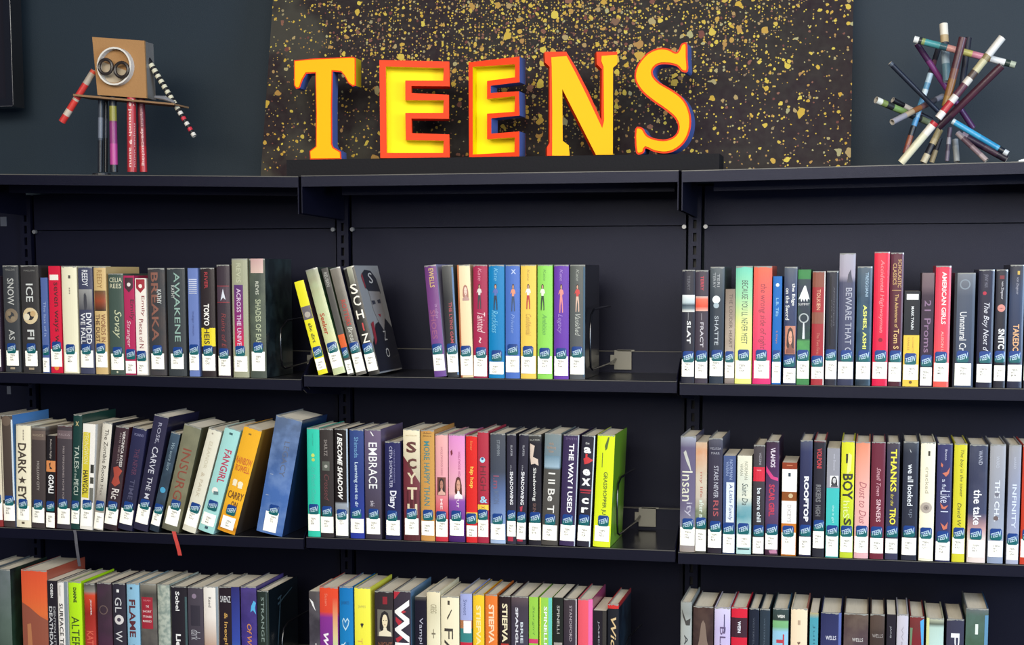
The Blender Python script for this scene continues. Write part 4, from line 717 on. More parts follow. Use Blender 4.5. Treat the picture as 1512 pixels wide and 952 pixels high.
Bk(2,2,1485.5,1503.5,1490,1508.5,657,'silver blue hardcover lettered INFINITY next to the red one',[(0,'9c9ca0'),(.5,'8c94b0'),(1,'a8acc0')],[('T','WARD','b8bccc',.4,.6,.1,.2),('T','INFINITY','d4dcec',.35,.7,.33,.70,.02)],lab=(.83,.965),st=.79)
Bk(2,2,1505.5,1530,1511,1536,658,'scarlet book cut off by the right edge of the photo, middle shelf','c8402c')
# ---- lower shelf, left bay (only the heads show)
Bk(3,0,0,0,-32,-10,838,'grey book cut off by the left edge of the photo, lower shelf','5c6468')
Bk(3,0,0,0,-8,14,840.5,'dark grey green hardcover left of the wide orange one',[(0,'6c7478'),(.5,'5c6c64'),(1,'3c4c40'),{'blotch2':'4c5c54','blotch':.4}],side=[(0,'20282a'),(.5,'24382c'),(1,'1c2c20'),{'blotch2':'3c5c44','blotch':.4}])
Bk(3,0,0,0,30,69.5,842,'very wide orange hardcover with a brown dune, lower shelf',[(0,'dc5434'),(.25,'e46438'),(.4,'e0703c'),(.6,'a85c48'),(1,'8c4c40')],[('P','94503c',[(0,.30),(.3,.34),(.7,.42),(1,.46),(1,1),(0,1)]),('P','b87850',[(.2,.5),(.35,.49),(.4,.8),(.2,.8)])],side=[(0,'a8503c'),(1,'6c3428')],depth=.165)
Bk(3,0,0,0,68,83,857.5,'black book with white lettering, right of the wide orange one','26222a',[('T','COBEN','e8e8e8',.35,.62,.03,.17,.04),('T','DENTON LITTL','a8a8ac',.6,.82,.26,.7,.03),('T','DEATHDATE','c8c8cc',.15,.5,.26,.75,.04)],kind='pb')
Bk(3,0,0,0,83.8,98.5,859,'white book with black letters SURFACE TEN',[(0,'f4f0ec'),(1,'f4f0ec')],[('T','Summer','a8a4a0',.2,.42,.04,.15),('T','SURFACE TEN','3c3838',.15,.55,.22,.72,.03),('R','78848c',.7,1,0,1)])
Bk(3,0,0,0,100,119,859,'lime hardcover with black lettering ALTE',[(0,'b8ec20'),(1,'b4e41c')],[('T','DIANNE','2c3818',.4,.65,.06,.21,.08),('T','ALTERED','3c5018',.2,.8,.35,.80,.01)])
Bk(3,0,0,0,123,139,862,'red and black book with a small white author name',[(0,'4c4848'),(.08,'8c8880'),(.12,'d0482c'),(.3,'9c2c24'),(.6,'b83c34'),(1,'4c2828')],[('T','JENNIFER','dcd0cc',.55,.72,.16,.32,.02),('T','KAT','d8604c',.2,.8,.48,.62,.03)])
Bk(3,0,0,0,142,163.5,861,'dark plum hardcover, left of the GLOW spine',[(0,'40343c'),(.5,'3c2c38'),(1,'6c2c54'),{'blotch2':'54344c','blotch':.4}],[('O','6c5854',.45,.27,.3,.24)])
Bk(3,0,0,0,165,184,862,'black hardcover with white letters GLOW','322e3a',[('R','e8e8e8',.35,.55,.06,.09),('T','GL','d4d4d8',.2,.72,.14,.29,.0),('D','d8d4d4',.5,.36,.36),('D','4c4454',.5,.36,.15),('T','W','d4d4d8',.2,.72,.47,.58,.0)])
Bk(3,0,0,0,186,204.5,862,'light blue hardcover with maroon letters FLAME','8cbcd8',[('R','3c5064',.3,.5,.04,.06),('T','FLAME','5c2830',.2,.7,.16,.53,.05),('T','amy','4c6c84',.35,.6,.6,.68)])
Bk(3,0,0,0,206,230,863,'grey book with a red title plate and white lines',[(0,'8c887c'),(.1,'4c4844'),(.5,'54504e'),(1,'4c4c50'),{'blotch2':'7c7870','blotch':.5}],[('R','a02838',.08,.78,.13,.44),('H','DEAN','d88c90',.2,.65,.155,.17),('H','THE','ecd8d8',.35,.55,.21,.23,.02),('H','SHORT','ecd8d8',.15,.7,.26,.28,.02),('H','STORIES','ecd8d8',.15,.7,.31,.33,.02),('H','MARRIED','ecd8d8',.15,.7,.355,.375,.02)])
Bk(3,0,0,0,231.5,249.5,864,'pale grey green patterned hardcover',[(0,'b8beb0'),(1,'a8b4ac'),{'blotch2':'6c807c','blotch':.7,'bscale':90}],[])
Bk(3,0,0,0,251.5,275,867,'black hardcover with white lettering Lies I',[(0,'26222a'),(1,'26222a')],[('T','Sobel','ececec',.3,.55,.05,.24,.04),('T','Lies I Un','f0f0f0',.28,.6,.47,.85,.06),('R','3c5458',.88,1,.1,.9)])
Bk(3,0,0,0,276,299,868,'grey plum hardcover with a pale disc at its head',[(0,'4c4650'),(1,'403a46')],[('D','8c7c90',.45,.09,.15),('R','34303c',.2,.8,.18,.38),('T','dark','a8a8b0',.2,.8,.42,.52,0,S)])
Bk(3,0,0,0,299.5,321,867.5,'white hardcover with a pale brown foot',[(0,'f0ece4'),(.3,'ece4dc'),(.6,'b89884'),(1,'8c6454')],[('T','Reed','6c6c6c',.35,.55,.1,.2,.01),('R','88949c',.86,1,0,1)])
Bk(3,0,0,0,322.5,353,868,'wide black hardcover with blue right half and gold script',[(0,'2a2028'),(1,'2a2028')],[('G',[(0,'2c2c6c'),(.5,'3448a0'),(1,'4c90c0')],.62,1,0,1),('H','SAENZ','dcdce0',.06,.58,.09,.15,.01),('T','& Inexpliable L','c89c54',.2,.42,.25,.8,.03)])
Bk(3,0,0,0,354.5,377.5,868,'violet hardcover with a blue star shape and orange script',[(0,'44386c'),(1,'34288c'),{'blotch2':'5c4ca0','blotch':.4}],[('P','4cacdc',[(.7,.18),(.85,.13),(.98,.15),(.92,.2),(.98,.26),(.8,.22),(.65,.24)]),('T','Of Witches','c8844c',.4,.7,.35,.75,.03,.2)])
Bk(3,0,0,0,379,396,874,'dark green hardcover lettered STRANGE, last on the lower left shelf',[(0,'26302c'),(1,'2c3830')],[('T','STRANGE ANG','80908a',.35,.62,.06,.75,.01),('R','4c5c60',.8,.84,0,1),('E','3c5464',[(.3,.12),(.42,.10),(.44,.115),(.31,.135)]),('E','3c5464',[(.3,.17),(.8,.08),(.8,.09),(.31,.19)]),('E','3c5464',[(.38,.12),(.41,.12),(.3,.6),(.27,.6)])],side='10181e',depth=.165)
# ---- lower shelf, middle bay
Bk(3,1,0,0,451,469,875,'grey paperback with white lettering THE MAR, first in the lower middle row',[(0,'544f50'),(.3,'38343c'),(1,'54505c'),{'blotch2':'6c6870','blotch':.4}],[('P','ececec',[(.05,.07),(.4,.1),(.65,.19),(.35,.14)]),('T','THE MAR','d8d8d4',.22,.68,.50,.95,.05)],kind='pb')
Bk(3,1,0,0,471,498.5,869,'wide orange to purple hardcover with white script wild',[(0,'e44c2c'),(.23,'dc4834'),(.28,'883490'),(.7,'74308c'),(1,'642c80')],[('G',[(0,'e05038'),(.4,'d8c890'),(.6,'a0dca8'),(1,'d87c58')],.72,.97,.1,1),('T','Susan','f08c74',.3,.45,.06,.17),('T','wild','f4ecf4',.2,.62,.42,.72,.02,.25),('D','e49440',.35,.8,.2)])
Bk(3,1,0,0,500.5,520.5,868.5,'blue hardcover with a white heart outline and title YOU',[(0,'1874b8'),(1,'1c88c4')],[('H','JAMES','0c5c98',.15,.75,.13,.17,.02),('P','b8dcec',[(.2,.31),(.32,.28),(.45,.31),(.6,.28),(.74,.31),(.68,.35),(.46,.4),(.26,.36)]),('P','1878b8',[(.26,.315),(.34,.295),(.45,.33),(.58,.295),(.68,.315),(.62,.345),(.46,.38),(.3,.35)]),('T','YOU','d4eaf4',.12,.45,.50,.68,.02),('T','and','1060a0',.55,.75,.5,.7)])
Bk(3,1,0,0,522.5,546.5,870,'yellow hardcover with a small black heart',[(0,'f4ee54'),(1,'f0e83c')],[('H','JAMES','b8b45c',.25,.72,.16,.19),('P','34302c',[(.38,.33),(.44,.32),(.48,.33),(.53,.32),(.58,.33),(.48,.37)]),('T','THEN','dcac5c',.2,.5,.46,.7,.0),('T','FOR','c8b850',.55,.78,.56,.72)])
Bk(3,1,0,0,552.5,580,875.5,'black hardcover with a pale dark haired portrait in the lower middle row',[(0,'342c30'),(1,'342c30')],[('R','8c2430',.45,.7,.05,.12),('F','6c6860','1c181c','ecdcb8','e8dcc0',.15,.95,.17,.42),('H','NIGHT','80503c',.2,.95,.47,.52,.03),('H','WORLD','80503c',.12,.95,.54,.59,.03)])
Bk(3,1,0,0,581,606,875,'hardcover with red and black stripes and huge white letters WIN',[(0,'3c3440'),(1,'343040')],[('P','b82c3c',[(.0,.01),(.4,.01),(.1,.07),(0,.08)]),('P','b82c3c',[(.1,.24),(.5,.28),(.3,.32),(.1,.28)]),('P','b82c3c',[(.4,.16),(.75,.19),(.5,.21)]),('P','b82c3c',[(.1,.44),(.5,.4),(.6,.42),(.2,.48)]),('T','WIN','f8f6f4',.05,.92,.08,.80,.05),('P','b82c3c',[(.4,.54),(.9,.52),(.8,.56),(.5,.58)])],side='6c94b8')
Bk(3,1,0,0,612.5,629,884,'shorter black book with thin white lettering',[(0,'5c5850'),(.04,'1c1a2a'),(1,'1c1a2a')],[('T','Vampire Darl','b8b8c8',.3,.72,.2,.75,.0)],kind='pb')
Bk(3,1,0,0,629.5,649.5,875.5,'cream hardcover with thin grey plus sign and letters FLY',[(0,'ece0bc'),(.2,'dcd4b4'),(.4,'ece4c4'),(1,'eee6c8')],[('T','GREG','8c8468',.3,.75,.12,.2,.0),('T','+ FLYI','7c7460',.3,.72,.34,.8,.0)])
Bk(3,1,0,0,650.5,677.5,883.5,'wide pale cream hardcover with large serif letters FAL','f2e8c8',[('R','4c443c',.38,.5,.04,.08),('P','3c3630',[(.35,.2),(.6,.12),(.62,.13),(.38,.22)]),('T','FALL','3c3634',.2,.68,.30,.85,.0)])
Bk(3,1,0,0,679,696.5,878.5,'book with lilac, teal and red blocks, left of the yellow one',[(0,'a4acdc'),(.24,'a8acd8'),(.245,'b87c54'),(.32,'3c8484'),(.44,'3c8488'),(.445,'cc2c44'),(1,'c82c44'),{'const':True}],[('T','Sweet','5c6898',.3,.6,.06,.2),('R','f4f2f0',.3,.95,.25,.36),('T','make it','ecb0b8',.6,.75,.48,.62),('T','sweet','ecb0b8',.2,.35,.52,.66)])
Bk(3,1,0,0,698,714.5,880.5,'golden yellow hardcover with outlined letters and a green sprig','f4c830',[('T','STIEFVA','f8e49c',.3,.72,.10,.46,.06),('P','8c9c3c',[(.2,.68),(.5,.58),(.8,.66),(.6,.7),(.5,.74),(.4,.7)])])
Bk(3,1,0,0,716,734,881,'orange hardcover with white outlined letters','e87c34',[('T','STIEFVA','f4d4b0',.3,.75,.09,.44,.06),('T','SINN','f0a868',.35,.7,.5,.75,.0)])
Bk(3,1,0,0,737,753.5,883,'black hardcover with cream letters above a red panel',[(0,'2c2024'),(1,'2c2024')],[('T','STIEFVA','e8dcb8',.25,.75,.07,.42,.06),('R','b4302c',.15,.85,.43,1),('T','MIG','d85c4c',.25,.7,.55,.8,.0)])
Bk(3,1,0,0,754.5,780,884,'grey hardcover with white dotted lettering and a pale blue disc',[(0,'645458'),(.1,'443c48'),(1,'44445c')],[('T','BRIE','c8d0d8',.55,.7,.23,.42,.04),('T','SPANGLER','dcdce4',.25,.42,.1,.55,.06),('D','90bcdc',.45,.68,.22)])
Bk(3,1,0,0,781,794.5,885,'light green book with a pink band',[(0,'98cc4c'),(1,'98cc50')],[('T','Stargirl','5c8c3c',.35,.65,.08,.34,0,S),('R','d03c6c',.0,1,.375,.415),('T','C','4c6c34',.3,.7,.66,.74)],kind='pb')
Bk(3,1,0,0,796.5,815,886,'green and aqua book with white vertical lettering, lower middle row',[(0,'98d050'),(1,'90cc58')],[('R','64c4bc',.72,1,.0,1),('R','dce844',.0,.12,0,1),('T','SPINELLI','eceff0',.35,.62,.08,.42,.04)],kind='pb')
Bk(3,1,0,0,816.5,831,886,'black book with a small grey picture and white lettering',[(0,'222624'),(1,'202420')],[('T','SPINELLI','b0b0a8',.4,.68,.07,.32,.02),('R','a09c94',.1,.95,.40,.52),('T','Mi','dcdcd8',.3,.8,.62,.75,.05)],kind='pb')
Bk(3,1,0,0,832,851.5,888,'plum grey hardcover with a pale right edge',[(0,'443a40'),(.4,'3c3440'),(1,'443058')],[('T','STANDIFORD','a89ca4',.45,.65,.06,.38,.02),('R','b8b0b4',.92,1,0,1)])
Bk(3,1,0,0,853,875,888.5,'hot pink hardcover in the lower middle row',[(0,'ec5c6c'),(1,'e8586c')],[('R','e468a8',.72,1,0,1)],side='a8446c')
Bk(3,1,0,0,875.5,895.5,905.5,'short black paperback between the pink and the last book',[(0,'221e26'),(1,'221e26')],[('T','JAMES SPIDER','909098',.35,.5,.1,.7,.01),('R','34302e',.72,1,0,1)],kind='pb')
Bk(3,1,0,0,897,913.5,896,'black hardcover with gold script and red head, last in the lower middle row',[(0,'c83430'),(.03,'c83430'),(.04,'1e2028'),(1,'1e2028'),{'const':True}],[('T','Wicked','d4b888',.3,.78,.12,.66,.02,.25),('R','a8d0dc',.3,.9,.85,.95)],side=[(0,'c83430'),(.03,'c83430'),(.04,'141c26'),(1,'1c3448'),{'blotch2':'344c5c','blotch':.4}],depth=.16)
# ---- lower shelf, right bay
Bk(3,2,0,0,1005,1021.5,893,'pale grey hardcover, first in the lower right row',[(0,'9ca09c'),(.1,'8c908c'),(.2,'a8aca8'),(1,'a0a4a4')],[('P','3c3a38',[(.1,.06),(.5,.16),(.9,.14),(.85,.2),(.5,.2),(.2,.12)]),('T','ASCEND','3c4044',.35,.68,.28,.75,.02)])
Bk(3,2,0,0,1023.5,1053.5,900,'wide brown hardcover with a smoky figure and white word ANGEL',[(0,'44302c'),(.1,'3c2c2c'),(1,'382a2a'),{'blotch2':'5c4840','blotch':.5}],[('P','7c685c',[(.4,.15),(.5,.12),(.6,.15),(.7,.3),(.85,.4),(.7,.42),(.5,.5),(.35,.42),(.15,.42),(.3,.3)]),('H','ANGEL','e4e4e8',.15,.8,.50,.54,.02)])
Bk(3,2,0,0,1055,1078.5,901.5,'lilac hardcover with thin dark letters BLACK',[(0,'d4cce8'),(.2,'c4b8e0'),(1,'d0c0d8')],[('T','__','44406c',.6,.66,.06,.22),('T','BLACK R','5c4c74',.35,.72,.17,.75,.0)])
Bk(3,2,0,0,1080,1103.5,901.5,'red hardcover with a dark band, lettered ROS','d4243c',[('R','3c1c2c',.0,1,.09,.26),('T','WEIN','dcdce4',.4,.6,.12,.22,.06),('T','ROSE','ecd8dc',.3,.78,.40,.80,.04)])
Bk(3,2,0,0,1106,1121,903,'plain dark navy book, left one of the thin dark pair in the lower right row','1e2434',[('T','WESTERFELD','4c5464',.4,.55,.08,.35),('R','4c5464',.2,.8,.46,.8)])
Bk(3,2,0,0,1122,1137,904,'plain dark slate book, right one of the thin dark pair in the lower right row','2c3844',[('T','WESTERFELD','4c5c6c',.4,.55,.08,.35),('R','54646c',.2,.8,.45,.8)])
Bk(3,2,0,0,1141,1164.5,903.5,'sky blue hardcover with red letters THE and a green band',[(0,'3c4c4c'),(.1,'34403c'),(.11,'7cb47c'),(.16,'78b07c'),(.2,'94c4dc'),(1,'90c8e4')],[('H','WEIN','e4e4dc',.3,.75,.055,.08,.06),('T','THE B','b83444',.25,.75,.22,.75,.04)],side='3c6c94')
Bk(3,2,0,0,1168,1192.5,903.5,'cream hardcover with a pink ice cream cone',[(0,'f0dcbc'),(1,'f0d4b8')],[('R','b8a088',.42,.58,.1,.14),('P','6c5048',[(.4,.29),(.46,.28),(.5,.29),(.56,.28),(.6,.29),(.5,.31)]),('D','d87870',.5,.40,.23),('P','84604c',[(.32,.44),(.68,.44),(.5,.56)])],side='c87c6c')
Bk(3,2,0,0,1196,1208.5,910,'short teal paperback in the lower right row',[(0,'b8a878'),(.05,'4c9cac'),(.5,'58a0b0'),(1,'3c7cac')],[('T','Julie','286c80',.35,.65,.1,.35)],kind='pb',side='2c2c38')
Bk(3,2,0,0,1212,1243,910,'wide navy hardcover with white serif letter F, left of the widest one',[(0,'2c3058'),(.3,'343864'),(1,'2c3058')],[('H','WELLS','dcdce8',.25,.75,.20,.235,.02),('P','e8ecf0',[(.3,.48),(.75,.48),(.75,.6),(.7,.6),(.66,.51),(.45,.51),(.45,.72),(.38,.72),(.38,.51),(.3,.51)]),('R','5868a8',.86,.98,0,1)])
Bk(3,2,0,0,1246,1282.5,911.5,'widest brown hardcover with a galaxy print in the lower right row',[(0,'54443c'),(.2,'544448'),(.5,'3c3444'),(1,'342c3c'),{'blotch2':'7c6c60','blotch':.4}],[('H','WELLS','c8c4c0',.35,.8,.21,.24,.02),('P','f0ecec',[(.35,.42),(.8,.42),(.8,.52),(.75,.52),(.72,.45),(.52,.45),(.52,.6),(.47,.6),(.46,.45),(.35,.45)])])
Bk(3,2,0,0,1285,1306.5,912.5,'dim brown hardcover right of the galaxy book',[(0,'54443c'),(.2,'443834'),(1,'4c3c34'),{'blotch2':'5c4c44','blotch':.4}],[('H','WELLS','a8a09c',.15,.9,.17,.2)])
Bk(3,2,0,0,1309.5,1323,913,'thin black book with dotted white lettering beside the silver one','26222c',[('T','JACQ','b8b8bc',.35,.55,.1,.2),('T','KERRI B','dcdce0',.35,.6,.27,.7,.05)],kind='pb')
Bk(3,2,0,0,1324.5,1341.5,913,'silver white hardcover in the lower right row',[(0,'c8c4d0'),(1,'c0bcc8')],[('T','Westerf','9c98a4',.42,.58,.1,.5)])
Bk(3,2,0,0,1343.5,1365,916,'dark red hardcover with a light blue corner',[(0,'7c3434'),(.08,'703434'),(.2,'7c2830'),(1,'8c2834')],[('P','4ca4dc',[(.72,.04),(.98,.02),(.98,.3),(.85,.26)]),('P','6c8c6c',[(.02,.1),(.2,.1),(.15,.25),(.02,.28)])])
Bk(3,2,0,0,1368,1394,919,'pale mint hardcover with soft yellow left edge',[(0,'c8ccb0'),(.05,'5c6458'),(.08,'b8d0c4'),(.3,'c0dcd4'),(1,'c8d8c0')],[('R','d8dc98',.0,.16,.0,1),('T','hold','4c5c54',.45,.65,.35,.5,.02)])
Bk(3,2,0,0,1398,1424,920.5,'slate hardcover with white letters PI',[(0,'3c3c50'),(1,'383850')],[('T','PILLS','ececf0',.25,.75,.12,.85,.01)])
Bk(3,2,0,0,1426.5,1460,905,'wide green hardcover with white letters, last in the lower right row',[(0,'6c6c70'),(.06,'4c5c50'),(.3,'44604c'),(1,'3c5c44'),{'blotch2':'5c7c74','blotch':.4}],[('R','dce4dc',.42,.55,.12,.2),('T','U ho','c8d8cc',.32,.6,.34,.8,.03),('R','5c8cac',.84,1,.05,1)],side='3c6490',depth=.16)
build_all_books()

# ------------------------------------------------------------------ on top of the shelving
def top_z(x):
    bay = 0 if x < -P3 else (1 if x < P3 else 2)
    a, s = lipline(0, bay); return a + s*x
W = lambda p: Vector(p) + UP
# riser box under the letters
YR0, YR1 = .035, .12
pl, pr = pix(423, 240, YR0), pix(1062, 240, YR0)
zr = {0: pix(423, 236, YR0).z, 1: pix(1062, 226.5, YR0).z}
t = thing('riser_box', 'long low black box under the letters', 'box', (0, 0, FLOOR))
m = MB(); zb = max(top_z(pl.x), top_z(0), top_z(pr.x)) + .001
m.hexa([(pl.x, YR0, top_z(0)+.0005), (pr.x, YR0, top_z(0)+.0005), (pr.x, YR1, top_z(0)+.0005), (pl.x, YR1, top_z(0)+.0005),
        (pl.x, YR0, zr[0]), (pr.x, YR0, zr[1]), (pr.x, YR1, zr[1]), (pl.x, YR1, zr[0])])
m.build('box_body', mat('17161a', rough=.8, spec=.2, bump=.3), t)
def riser_top(x): return zr[0] + (zr[1]-zr[0])*(x-pl.x)/(pr.x-pl.x)

# spattered canvas leaning on the wall
def canvas_mat():
    m = bpy.data.materials.new('spattered_canvas_paint'); m.use_nodes = True; nt = m.node_tree; N = nt.nodes.new; L = nt.links.new; b = nt.nodes['Principled BSDF']
    tc = N('ShaderNodeTexCoord')
    def noise(sc, det=3, off=0):
        n = N('ShaderNodeTexNoise'); n.inputs['Scale'].default_value = sc; n.inputs['Detail'].default_value = det
        mp = N('ShaderNodeMapping'); mp.inputs['Location'].default_value = (off, off*.7, off*1.3); L(tc.outputs['Object'], mp.inputs[0]); L(mp.outputs[0], n.inputs['Vector']); return n
    def mth(op, a, b_=None, c=None):
        k = N('ShaderNodeMath'); k.operation = op
        for i, v in enumerate((a, b_, c)):
            if v is None: continue
            if isinstance(v, (int, float)): k.inputs[i].default_value = v
            else: L(v, k.inputs[i])
        return k.outputs[0]
    def mix(f, a, b_):
        k = N('ShaderNodeMix'); k.data_type = 'RGBA'
        if isinstance(f, (int, float)): k.inputs[0].default_value = f
        else: L(f, k.inputs[0])
        for i, v in ((6, a), (7, b_)):
            if isinstance(v, tuple): k.inputs[i].default_value = v
            else: L(v, k.inputs[i])
        return k.outputs[2]
    def mr(v, a, b_, c=0, d=1):
        k = N('ShaderNodeMapRange'); L(v, k.inputs[0]); k.inputs[1].default_value = a; k.inputs[2].default_value = b_; k.inputs[3].default_value = c; k.inputs[4].default_value = d; return k.outputs[0]
    sp = N('ShaderNodeSeparateXYZ'); L(tc.outputs['Object'], sp.inputs[0]); X, Z = sp.outputs[0], sp.outputs[2]
    n1 = noise(5, 5); n2 = noise(60, 3, 3)
    left = mr(mth('ADD', mth('ADD', mth('MULTIPLY', X, 1.6), mth('MULTIPLY', Z, .9)), mth('MULTIPLY', mth('SUBTRACT', n1.outputs['Fac'], .5), 2.2)), -.42, -.62)
    ground = mix(mr(n1.outputs['Fac'], .42, .58), alb('272120'), alb('25181f'))
    ground = mix(left, ground, alb('403d36'))
    ground = mix(mr(n2.outputs['Fac'], .35, .7, 0, .25), ground, alb('484640'))
    # density of the spatter: a cloud upper middle, thinner to the sides and the foot
    dx = mth('MULTIPLY', mth('SUBTRACT', X, .10), 1.75); dz = mth('MULTIPLY', mth('SUBTRACT', Z, .40), 2.6)
    d2 = mth('SQRT', mth('ADD', mth('MULTIPLY', dx, dx), mth('MULTIPLY', dz, dz)))
    n3 = noise(7, 3, 7)
    dens = mth('ADD', mth('SUBTRACT', 1.02, d2), mth('MULTIPLY', mth('SUBTRACT', n3.outputs['Fac'], .5), 1.5))
    dens = mr(dens, 0, 1, .16, .95)
    col = ground
    for sc, rad, keep, off, dist in ((210, .42, .50, 0, .002), (120, .38, .60, 2, .004), (70, .36, .50, 5, .009), (40, .36, .30, 9, .018)):
        v = N('ShaderNodeTexVoronoi'); v.inputs['Scale'].default_value = sc
        wn = noise(sc*1.3, 2, off+1); vm = N('ShaderNodeVectorMath'); vm.operation = 'SCALE'; L(wn.outputs['Color'], vm.inputs[0]); vm.inputs['Scale'].default_value = dist
        ad = N('ShaderNodeVectorMath'); ad.operation = 'ADD'; L(tc.outputs['Object'], ad.inputs[0]); L(vm.outputs[0], ad.inputs[1])
        s3 = N('ShaderNodeSeparateXYZ'); L(ad.outputs[0], s3.inputs[0]); fl = N('ShaderNodeCombineXYZ'); L(mth('ADD', s3.outputs[0], off*1.3), fl.inputs[0]); L(mth('ADD', s3.outputs[2], off*.7), fl.inputs[1])
        v.voronoi_dimensions = '2D'; L(fl.outputs[0], v.inputs['Vector'])
        rc = N('ShaderNodeSeparateColor'); L(v.outputs['Color'], rc.inputs[0])
        on = mth('LESS_THAN', rc.outputs[0], mth('MULTIPLY', dens, keep))
        r = mth('MULTIPLY', mr(rc.outputs[1], 0, 1, .35, 1.0), rad)
        dot = mth('MULTIPLY', mth('LESS_THAN', v.outputs['Distance'], r), on)
        cr = N('ShaderNodeValToRGB'); L(rc.outputs[2], cr.inputs[0]); el = cr.color_ramp.elements
        el[0].color = alb('c09838'); el[1].position = 1; el[1].color = alb('8c6250')
        for p, c in ((.25, 'd0bc50'), (.45, 'c09a44'), (.6, 'a8804c'), (.75, 'a8a478'), (.88, '6c3c38')):
            e = el.new(p); e.color = alb(c)
        col = mix(dot, col, cr.outputs[0])
    L(col, b.inputs['Base Color']); b.inputs['Roughness'].default_value = .65; b.inputs['Specular IOR Level'].default_value = .15
    bp = N('ShaderNodeBump'); bp.inputs['Strength'].default_value = .2; bp.inputs['Distance'].default_value = .002; L(n2.outputs['Fac'], bp.inputs['Height']); L(bp.outputs[0], b.inputs['Normal'])
    return m
tl = math.radians(7.5); YC = .18
nC = Vector((0, math.cos(tl), -math.sin(tl))); P0 = Vector((0, YC, max(top_z(-.38), top_z(-.47), top_z(.7), top_z(.38), top_z(0))+.0035))
def cpt(px, py):
    p = pixp(px, py, P0, nC); return (p.x, (p - P0).z / math.cos(tl))
A = [cpt(385, 258), cpt(1256, 243), cpt(1260, 0), cpt(403, 0)]
sl = (A[3][0]-A[0][0])/(A[3][1]-A[0][1]); sr = (A[2][0]-A[1][0])/(A[2][1]-A[1][1])
TOPH = .64
quad = [(A[0][0]-sl*A[0][1], 0), (A[1][0]-sr*A[1][1], 0), (A[1][0]+sr*(TOPH-A[1][1]), TOPH), (A[0][0]+sl*(TOPH-A[0][1]), TOPH)]
t = thing('canvas_painting', 'large dark canvas spattered with gold and orange paint leaning on the wall', 'painting', W(P0))
t.rotation_euler = (-tl, 0, 0)
m = MB(); m.prism(quad, 0, .004, lambda a, b, d: (a, d, b)); m.build('painted_canvas', canvas_mat(), t)
m = MB(); m.prism(inset(quad, .004), .004, .018, lambda a, b, d: (a, d, b)); m.build('stretcher_frame', mat('6c5c48', rough=.8), t)

# letters
YEL, ORA, BLU = mat('ffe400', spec=.12, rough=.5, name='yellow_letter_paint'), mat('f43c04', spec=.12, rough=.45, name='orange_letter_paint'), mat('5468a8', spec=.12, rough=.5, name='blue_letter_paint')
GOLD = mat('fcb804', spec=.12, rough=.55, name='golden_yellow_letter_paint')
def letter(name_, label, px0, outl, cmap, yaw, Y, depth, faces, side, hollow=None, rim=.002, sideparts=()):
    """outline in photo pixels -> polygon in a vertical plane turned by yaw"""
    P = pixp(px0[0], px0[1], Vector((0, Y, 0)), Vector((0, 1, 0)))
    P.z = riser_top(P.x) + .0006
    n = Vector((-math.sin(yaw), math.cos(yaw), 0)); ax = Vector((math.cos(yaw), math.sin(yaw), 0))
    def loc(q):
        p = pixp(*cmap(q), P, n) - P; return (p.dot(ax), p.z)
    O = [loc(q) for q in outl]
    zmin = min(z for _, z in O); O = [(x, z-zmin) for x, z in O]
    t = thing('letter_' + name_, label, 'letter', W(P), 'painted wooden letters spelling TEENS'); t.rotation_euler = (0, 0, yaw)
    fr = lambda a, b, d: (a, d, b)
    if hollow:
        I = [(x, z-zmin) for x, z in (loc(q) for q in hollow)]
        m = MB(); m.prism(O, depth*.75, depth, fr, (0, 0, 0))
        # rim walls
        m2 = MB(); k = len(O)
        for i in range(k):
            j = (i+1) % k; m2.face([fr(*O[i], 0), fr(*O[j], 0), fr(*O[j], depth), fr(*O[i], depth)])
        m2.build('outer_side', side, t)
        # orange front ring: outline with hole
        from mathutils.geometry import tessellate_polygon
        V = [Vector((x, z, 0)) for x, z in O] ; V2 = [Vector((x, z, 0)) for x, z in I]
        tr = tessellate_polygon([V, V2]); al = V + V2
        me = bpy.data.meshes.new('front_rim'); me.from_pydata([(v.x, 0, v.y) for v in al], [], [tuple(f) for f in tr]); link('front_rim', me, ORA, t)
        m3 = MB(); k = len(I); dd = depth*.55
        for i in range(k):
            j = (i+1) % k; m3.face([fr(*I[i], 0), fr(*I[j], 0), fr(*I[j], dd), fr(*I[i], dd)])
        m3.build('inner_wall', YEL, t)
        m4 = MB(); m4.prism([(x, z) for x, z in I], dd, dd+.002, fr); m4.build('recessed_face', YEL, t)
        m5 = MB(); m5.prism(O, depth-.002, depth, fr); m5.build('back_board', ORA, t)
    else:
        m = MB(); m.prism(O, 0, depth, fr, (0, 0, 1))
        ob = m.build('letter_body', [ORA, side], t)
        if sideparts:
            me = ob.data
            me.materials.append(sideparts[0])
            for p in me.polygons:
                if abs(p.normal.y) < .5 and sideparts[1](p.center, p.normal): p.material_index = 2
        Fp = [(x, z-zmin) for x, z in (loc(q) for q in faces)] if isinstance(faces, list) else inset(O, faces)
        m = MB(); m.prism(Fp, -.0022, 0.0, fr); m.build('yellow_face', GOLD, t)
    return t
c2 = lambda q: (380 + q[0]/3.6625, q[1]/3.6625)
c3 = lambda q: (740 + q[0]/3.6625, q[1]/3.6625)
T_ = [(198,318),(300,308),(420,303),(518,298),(533,305),(533,455),(515,459),(492,442),(470,402),(452,382),(408,378),(404,560),(405,770),(412,788),(452,812),(455,853),(285,855),(282,808),(300,795),(316,782),(317,600),(313,388),(265,390),(245,425),(230,468),(210,472),(198,452)]
E1o = [(660,322),(1038,330),(1040,464),(833,462),(833,500),(1036,510),(1036,640),(833,638),(835,717),(1038,724),(1040,848),(665,852)]
E1i = [(695,357),(1008,365),(1005,433),(800,432),(800,540),(1008,540),(1005,608),(800,608),(803,755),(1008,758),(1005,824),(700,824)]
